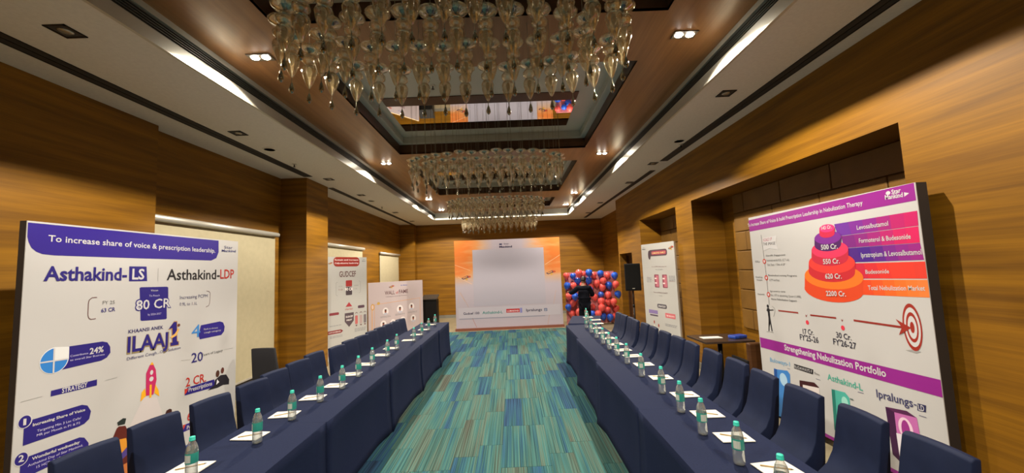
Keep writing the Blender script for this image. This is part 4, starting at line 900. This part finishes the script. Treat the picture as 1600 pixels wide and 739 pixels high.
# ---------------------------------------------------------------- bottles, pads, pencils
def make_bottle():
    r = thing('water_bottle', 'x', 'bottle')
    MB().lathe([(.0, .004), (.022, .0), (.030, .004), (.0325, .02), (.0315, .035), (.0325, .05), (.0315, .075), (.0325, .10), (.0325, .150), (.031, .168), (.026, .190), (.016, .212), (.0135, .222), (.0135, .232)], 16, cap=False).build('bottle_body', M_CLEAR, r)
    MB().lathe([(.0, .006), (.028, .006), (.030, .02), (.030, .165), (.026, .183), (.0, .183)], 14).build('water', M_WATER, r)
    MB().lathe([(.0333, .088), (.0336, .090), (.0336, .146), (.0333, .148)], 18, cap=False).build('paper_label', M_TEAL, r)
    # picture patch on the label
    b = MB(); vs = []; 
    for k in range(5):
        a = math.radians(200+k*17); vs += [(.0339*math.cos(a), .0339*math.sin(a), .096), (.0339*math.cos(a), .0339*math.sin(a), .140)]
    b.add(vs, [(2*k, 2*k+2, 2*k+3, 2*k+1) for k in range(4)]); b.build('label_picture', mat('label_picture', (.55, .60, .55), .4), r)
    MB().lathe([(.0, .240), (.014, .240), (.0155, .237), (.0155, .222), (.0165, .221), (.0165, .217), (.013, .217)], 16).build('cap', M_TEALCAP, r)
    return r
BT = make_bottle(); bt_used = [False]
def bottle(x, y, label, group):
    o = BT if not bt_used[0] else copy_tree(BT); bt_used[0] = True
    o.location = (x, y, .7585); o.rotation_euler = (0, 0, q.uniform(-.8, .8)); o['label'] = label; o['group'] = group
def pad(x, y, rz, label, plabel, group, pg, side):
    o = MB().box(-.105, -.074, 0, .105, .074, .0045)
    o = o.build('note_pad', M_PAPER); o.location = (x, y, .759); o.rotation_euler = (0, 0, rz); tag(o, label, 'notepad', group)
    p = thing('pencil', plabel, 'pencil', (x, y, .7675), rz+side*.5, pg)
    MB().tube([(-.08, 0, 0), (.068, 0, 0)], .0036, 6).build('shaft', M_PENCIL, p)
    MB().tube([(.068, 0, 0), (.082, 0, 0)], [.0036, .0006], 6).build('tip', M_BROWNEDGE, p)
RB = [(1.27, 1.95), (1.29, 2.35), (1.28, 2.76), (1.31, 3.17), (1.34, 3.63), (1.34, 4.18), (1.35, 4.73), (1.35, 5.17), (1.34, 5.54), (1.35, 5.95), (1.36, 6.44), (1.38, 6.95), (1.40, 7.5), (1.56, 8.2), (1.64, 8.75)]
LB = [(-2.01, 2.47), (-1.91, 2.93), (-1.90, 3.36), (-1.88, 3.80), (-1.84, 4.19), (-1.85, 4.65), (-1.86, 5.13), (-1.84, 5.68), (-1.85, 6.17), (-1.75, 6.84), (-1.75, 7.42), (-1.75, 8.04), (-1.76, 8.76)]
for i, (x, y) in enumerate(RB):
    bottle(x, y, 'clear water bottle with teal cap and label, %s from the camera on the right tables' % ordinal(i), 'bottles on the right tables')
    dx = .17
    pad(x+dx, y-.07 if i < 13 else y-.2, q.uniform(-.05, .12), 'white note pad by the %s bottle from the camera on the right tables' % ordinal(i), 'pencil lying on the %s note pad from the camera on the right tables' % ordinal(i), 'note pads on the right tables', 'pencils on the right tables', -1)
pad(1.73, 9.02, .1, 'white note pad at the far end of the right tables', 'pencil on the note pad at the far end of the right tables', 'note pads on the right tables', 'pencils on the right tables', -1)
for i, (x, y) in enumerate(LB):
    bottle(x, y, 'clear water bottle with teal cap and label, %s from the camera on the left tables' % ordinal(i), 'bottles on the left tables')
    pad(x-.13 if x > -1.95 else x-.1, y+.12, q.uniform(-.12, .05), 'white note pad by the %s bottle from the camera on the left tables' % ordinal(i), 'pencil lying on the %s note pad from the camera on the left tables' % ordinal(i), 'note pads on the left tables', 'pencils on the left tables', 1)

# ---------------------------------------------------------------- side table, sofa chair, tissue pack
r = thing('side_table', 'square dark brown pedestal table against the right niche', 'table', (3.2, 6.1, 0))
MB().box(-.37, -.31, .72, .37, .31, .75).build('tabletop', mat('dark_table_wood', (.045, .028, .02), .3), r, bevel=.004)
MB().lathe([(.0, .03), (.035, .03), (.035, .70), (.0, .70)], 14).build('pedestal', M_BLACKM, r)
MB().box(-.25, -.04, 0, .25, .04, .03).box(-.04, -.25, 0, .04, .25, .03).build('base', M_BLACKM, r, bevel=.006)
MB().box(-.15, -.03, .70, .15, .03, .72).build('bracket', M_BLACKM, r)
o = MB().box(-.15, -.07, 0, .15, .07, .006).build('note_pad', M_PAPER); o.location = (3.08, 6.12, .751); tag(o, 'white sheet of paper lying on the dark side table', 'paper')
o = MB().box(-.12, -.07, 0, .12, .07, .045).build('tissue_pack', mat('blue_packet', (.02, .07, .42), .3, noise=(.3, 12)), bevel=.012, seg=3); o.location = (3.44, 6.02, .751); o.rotation_euler = (0, 0, .3); tag(o, 'blue plastic packet on the dark side table', 'packet')
r = thing('armchair', 'dark brown low armchair half hidden behind the purple-banded board', 'chair', (3.44, 5.33, 0))
MB().box(-.28, -.05, .20, .28, .03, .82).build('backrest', W_DARK, r, bevel=.02)
MB().box(-.27, .0, .25, .27, .40, .42).build('seat', W_DARK, r, bevel=.02)
for x in (-.30, .27):
    MB().box(x, -.02, .52, x+.035, .36, .58).build('armrest', M_BLACK, r, bevel=.006); 
    MB().box(x, -.02, 0, x+.035, .02, .52).build('leg', M_BLACK, r); MB().box(x, .32, 0, x+.035, .36, .52).build('leg', M_BLACK, r)

# ---------------------------------------------------------------- lectern
r = thing('lectern', 'black lectern with slanted top behind the far end of the left tables', 'lectern', (-3.07, 14.5, 0))
MB().box(-.27, -.2, .04, .27, .22, .93).build('body', M_BLACK, r, bevel=.008)
MB().add([(-.29,-.24,.93),(.29,-.24,.93),(.29,.25,1.06),(-.29,.25,1.06),(-.29,-.24,.96),(.29,-.24,.96),(.29,.25,1.10),(-.29,.25,1.10)], [(0,3,2,1),(4,5,6,7),(0,1,5,4),(1,2,6,5),(2,3,7,6),(3,0,4,7)]).build('reading_top', mat('lectern_top', (.03, .03, .03), .25), r)
MB().box(-.29, -.22, 0, .29, .24, .04).build('plinth', M_BLACKM, r)

# ---------------------------------------------------------------- loudspeaker on tripod
r = thing('speaker_stand', 'black tripod stand carrying the loudspeaker by the right wall', 'stand', (2.96, 9.5, 0))
MB().tube([(0, 0, .25), (0, 0, .95)], .018, 10).build('lower_tube', M_BLACKM, r); MB().tube([(0, 0, .93), (0, 0, 1.299)], .013, 10).build('pole', M_BLACKM, r)
MB().lathe([(.0, .90), (.028, .90), (.03, .96), (.0, .96)], 12).build('collar', M_BLACK, r)
MB().lathe([(.03, .48), (.034, .50), (.034, .56), (.03, .58)], 12).build('hub', M_ALU, r)
for k in range(3):
    a = math.radians(90+120*k+20); c, s_ = math.cos(a), math.sin(a)
    MB().tube([(.03*c, .03*s_, .54), (.34*c, .34*s_, .012)], .011, 8).build('leg', M_BLACKM, r)
    MB().tube([(.0, .0, .28), (.18*c, .18*s_, .27)], .007, 6).build('brace', M_BLACKM, r)
r = thing('loudspeaker', 'black loudspeaker cabinet mounted on the tripod stand', 'speaker', (2.96, 9.5, 1.30), math.radians(-8))
MB().extrude([(-.19, -.12), (.19, -.12), (.15, .15), (-.15, .15)], 'z', 0, .66).build('cabinet', M_BLACK, r, bevel=.015)
MB().box(-.17, -.130, .03, .17, -.121, .63).build('front_grille', mat('speaker_front', (.008, .008, .008), .8, spec=.1, bump=(.5, 400)), r, bevel=.004)
MB().box(-.03, -.133, .05, .03, -.1305, .065).build('badge', M_ALU, r)
MB().lathe([(.0, -.001), (.035, -.001), (.035, .001)], 10).build('pole_socket', M_BLACKM, r)

# ---------------------------------------------------------------- balloon wall
BY = 13.1
r = thing('balloon_backing', 'pink foil-covered panel standing behind the balloons in the far right corner', 'display board', (1.80, BY, 0))
MB().box(0, 0, .02, 1.66, .04, 1.74).build('panel', mat('pink_foil', (.62, .22, .24), .35, metal=.1, noise=(.35, 14), bump=(.6, 30)), r)
MB().box(.1, -.05, 0, .16, .2, .02).box(1.5, -.05, 0, 1.56, .2, .02).build('foot', M_BLACKM, r)
def make_balloon(m, name):
    r_ = thing(name, 'x', 'balloon')
    MB().lathe([(.0, -.118), (.014, -.112), (.045, -.088), (.078, -.048), (.098, .0), (.102, .035), (.092, .072), (.066, .102), (.034, .116), (.0, .12)], 16).build('skin', m, r_)
    MB().lathe([(.004, -.114), (.006, -.12), (.014, -.134), (.011, -.136), (.0, -.125)], 8).build('knot', m, r_)
    return r_
def balloon_mat(name, c):
    m = mat(name, c, .22); m.node_tree.nodes['Principled BSDF'].inputs['Coat Weight'].default_value = .6; m.node_tree.nodes['Principled BSDF'].inputs['Subsurface Weight'].default_value = 0; return m
red = [(68,90),(213,58),(270,72),(400,80),(568,85),(145,205),(430,180),(505,150),(360,225),(495,228),(648,190),(88,335),(395,345),(555,315),(135,415),(605,395),(365,465),(458,465),(543,495),(645,480),(120,540),(410,535),(190,520),(90,620),(165,610),(638,572),(250,200),(250,300),(240,420),(260,500),(300,600),(560,400),(470,395),(620,640),(230,640),(400,640),(520,640)]
blue = [(148,95),(335,55),(483,65),(655,88),(205,155),(335,145),(72,210),(575,205),(475,315),(680,310),(72,465),(712,435),(485,575),(560,580),(155,335),(330,255),(350,540),(160,700)]
BR = make_balloon(balloon_mat('red_balloon', (.85, .11, .10)), 'balloon'); BB = make_balloon(balloon_mat('blue_balloon', (.015, .10, .62)), 'balloon')
allb = sorted([(y, x, 'red') for x, y in red]+[(y, x, 'blue') for x, y in blue])
rowsb = []
for y, x, c in allb:
    for R_ in rowsb:
        if abs(R_[0]-y) < 42: R_[1].append((x, y, c)); break
    else: rowsb.append([y, [(x, y, c)]])
ub = {'red': False, 'blue': False}; placed = []
for k, (y0, lst) in enumerate(rowsb):
    cnt = {'red': 0, 'blue': 0}; lst.sort()
    for x, y, c in lst:
        px, py = 875+x/7.78, 420+y/7.78
        X = (px-799)/600*(BY-.12); Z = 1.95-(py-(420-.04*(px-799)))/600*(BY-.12)
        if Z < .16 or X > 3.62: continue
        s_ = q.uniform(1.0, 1.2); Yb = BY-.11*s_-.003
        # keep neighbours from sharing space: overlapping ones step forward
        for it_ in range(8):
            for (ax, ay, az) in placed:
                d2 = (ax-X)**2+(ay-Yb)**2+(az-Z)**2
                if d2 < .225**2: Yb = min(Yb, ay-math.sqrt(max(0, .232**2-(ax-X)**2-(az-Z)**2)))
        placed.append((X, Yb, Z))
        src = BR if c == 'red' else BB
        o = src if not ub[c] else copy_tree(src); ub[c] = True
        o.location = (X, Yb, max(Z, .14)); o.scale = (s_, s_, s_); o.rotation_euler = (q.uniform(-.3, .3), q.uniform(-.35, .35), q.uniform(0, 6))
        o['label'] = '%s balloon, %s %s from left in %s row down the balloon wall' % (c, ordinal(cnt[c]), c, ordinal(k)); o['group'] = 'balloons on the balloon wall'; cnt[c] += 1

# ---------------------------------------------------------------- the person by the balloons
def person():
    r = thing('person', 'person in black clothes standing with back turned, reaching toward the balloon wall', 'person', (2.22, 12.0, 0))
    sk = mat('brown_skin', (.22, .10, .055), .55); cl = mat('black_clothes', (.006, .007, .012), .9, spec=.1, noise=(.2, 10)); hr = mat('black_hair', (.006, .005, .005), .5); sh = mat('black_shoes', (.01, .01, .01), .4)
    def skin(name, verts, edges, rad, m, root=0, sub=2):
        me = bpy.data.meshes.new(name); me.from_pydata(verts, edges, []); me.materials.append(m)
        o = bpy.data.objects.new(name, me); COL.objects.link(o); o.parent = r
        md = o.modifiers.new('skin', 'SKIN'); md.use_smooth_shade = True
        for i, rr_ in enumerate(rad):
            v = me.skin_vertices[0].data[i]; v.radius = rr_ if isinstance(rr_, tuple) else (rr_, rr_); v.use_root = (i == root)
        o.modifiers.new('sub', 'SUBSURF').levels = sub; o.modifiers['sub'].render_levels = sub
        return o
    # facing +Y; slight stoop, head bowed and turned to the right
    V = [(0,0,.80), (0,.0,.92), (0,.02,1.06), (0,.05,1.20), (0,.08,1.29), (.0,.11,1.36), (.01,.13,1.43),
         (-.17,.07,1.26), (-.36,.12,1.12), (-.42,.32,1.14), (.17,.07,1.26), (.30,.12,1.04), (.26,.32,1.02),
         (-.09,0,.76), (-.10,.06,.44), (-.10,.0,.10), (.09,0,.76), (.11,.05,.44), (.11,.0,.10)]
    E = [(0,1),(1,2),(2,3),(3,4),(4,5),(5,6),(4,7),(7,8),(8,9),(4,10),(10,11),(11,12),(0,13),(13,14),(14,15),(0,16),(16,17),(17,18)]
    Rr = [(.13,.10),(.12,.09),(.12,.09),(.12,.09),(.09,.07),(.058,.058),(.055,.055), .050,.042,.034, .050,.042,.034, .085,.06,.05, .085,.06,.05]
    skin('body', V, E, Rr, sk)
    grow = lambda rr_, k: tuple(a+k for a in rr_) if isinstance(rr_, tuple) else rr_+k
    # clothes: loose long shirt and trousers over the body
    VS = V[:5]+V[7:9]+[(-.41,.29,1.137)]+V[10:12]+[(.265,.29,1.023)]+[(0,0,.60)]
    ES = [(0,1),(1,2),(2,3),(3,4),(4,5),(5,6),(6,7),(4,8),(8,9),(9,10),(0,11)]
    skin('shirt', VS, ES, [(.19,.15),(.18,.14),(.19,.145),(.20,.15),(.15,.125),.095,.075,.056,.095,.075,.056,(.20,.16)], cl)
    VT = [(0,0,.80)]+V[13:16]+V[16:19]; VT[3] = (-.10,.0,.07); VT[6] = (.11,.0,.07)
    skin('trousers', VT, [(0,1),(1,2),(2,3),(0,4),(4,5),(5,6)], [(.16,.125),.105,.088,.075,.105,.088,.075], cl)
    for s_ in (-1, 1):
        MB().lathe([(.0, .0), (.045, .0), (.05, .03), (.04, .07), (.0, .09)], 12, (s_*.10, .06, 0), sy=2.4).build('shoe', sh, r)
    # head with face turned right and down
    h = thing('head', None, None); h.parent = r; h.location = (.015, .15, 1.435); h.rotation_euler = (math.radians(-22), 0, math.radians(-48))
    for k_ in ('label', 'category'): 
        if k_ in h: del h[k_]
    b = MB(); b.lathe([(.0,-.045),(.035,-.04),(.056,-.015),(.066,.03),(.074,.075),(.074,.115),(.062,.150),(.035,.172),(.0,.178)], 20, sy=1.18)
    b.lathe([(.0,-.012),(.012,-.008),(.014,.0),(.006,.03),(.0,.045)], 8, (0,.088,.055)); b.lathe([(.0,-.006),(.022,-.002),(.022,.004),(.0,.008)], 10, (0,.072,.018))
    for s_ in (-1, 1): b.lathe([(.0,-.026),(.008,-.02),(.010,.0),(.008,.018),(.0,.026)], 8, (s_*.074,-.002,.062), sy=1.8)
    b.build('face', sk, h)
    for s_ in (-1, 1): MB().lathe([(.0,-.008),(.010,0),(.0,.008)], 8, (s_*.028,.078,.078)).build('eye', hr, h)
    MB().lathe([(.070,.02),(.080,.06),(.083,.11),(.070,.155),(.042,.182),(.0,.190)], 20, (0,-.018,0), sy=1.05).build('hair', hr, h)
    # hands, five fingers each
    for s_, wpt, hp in ((-1, (-.42,.32,1.14), (-.43,.39,1.15)), (1, (.26,.32,1.02), (.255,.39,1.03))):
        vv = [wpt, hp]; ee = [(0,1)]; rr2 = [(.030,.020),(.036,.016)]
        for k_, (dx, ln) in enumerate(((-.030,.065),(-.010,.078),(.010,.074),(.028,.058))):
            a_ = len(vv); vv += [(hp[0]+dx, hp[1]+.030, hp[2]), (hp[0]+dx*1.1, hp[1]+.03+ln*.55, hp[2]-.008), (hp[0]+dx*1.1, hp[1]+.03+ln, hp[2]-.028)]; ee += [(1,a_),(a_,a_+1),(a_+1,a_+2)]; rr2 += [.009,.0085,.007]
        a_ = len(vv); vv += [(hp[0]-s_*.040, hp[1]-.005, hp[2]-.01), (hp[0]-s_*.055, hp[1]+.035, hp[2]-.025)]; ee += [(1,a_),(a_,a_+1)]; rr2 += [.011,.008]
        skin('hand', vv, ee, rr2, sk, sub=1)
person()
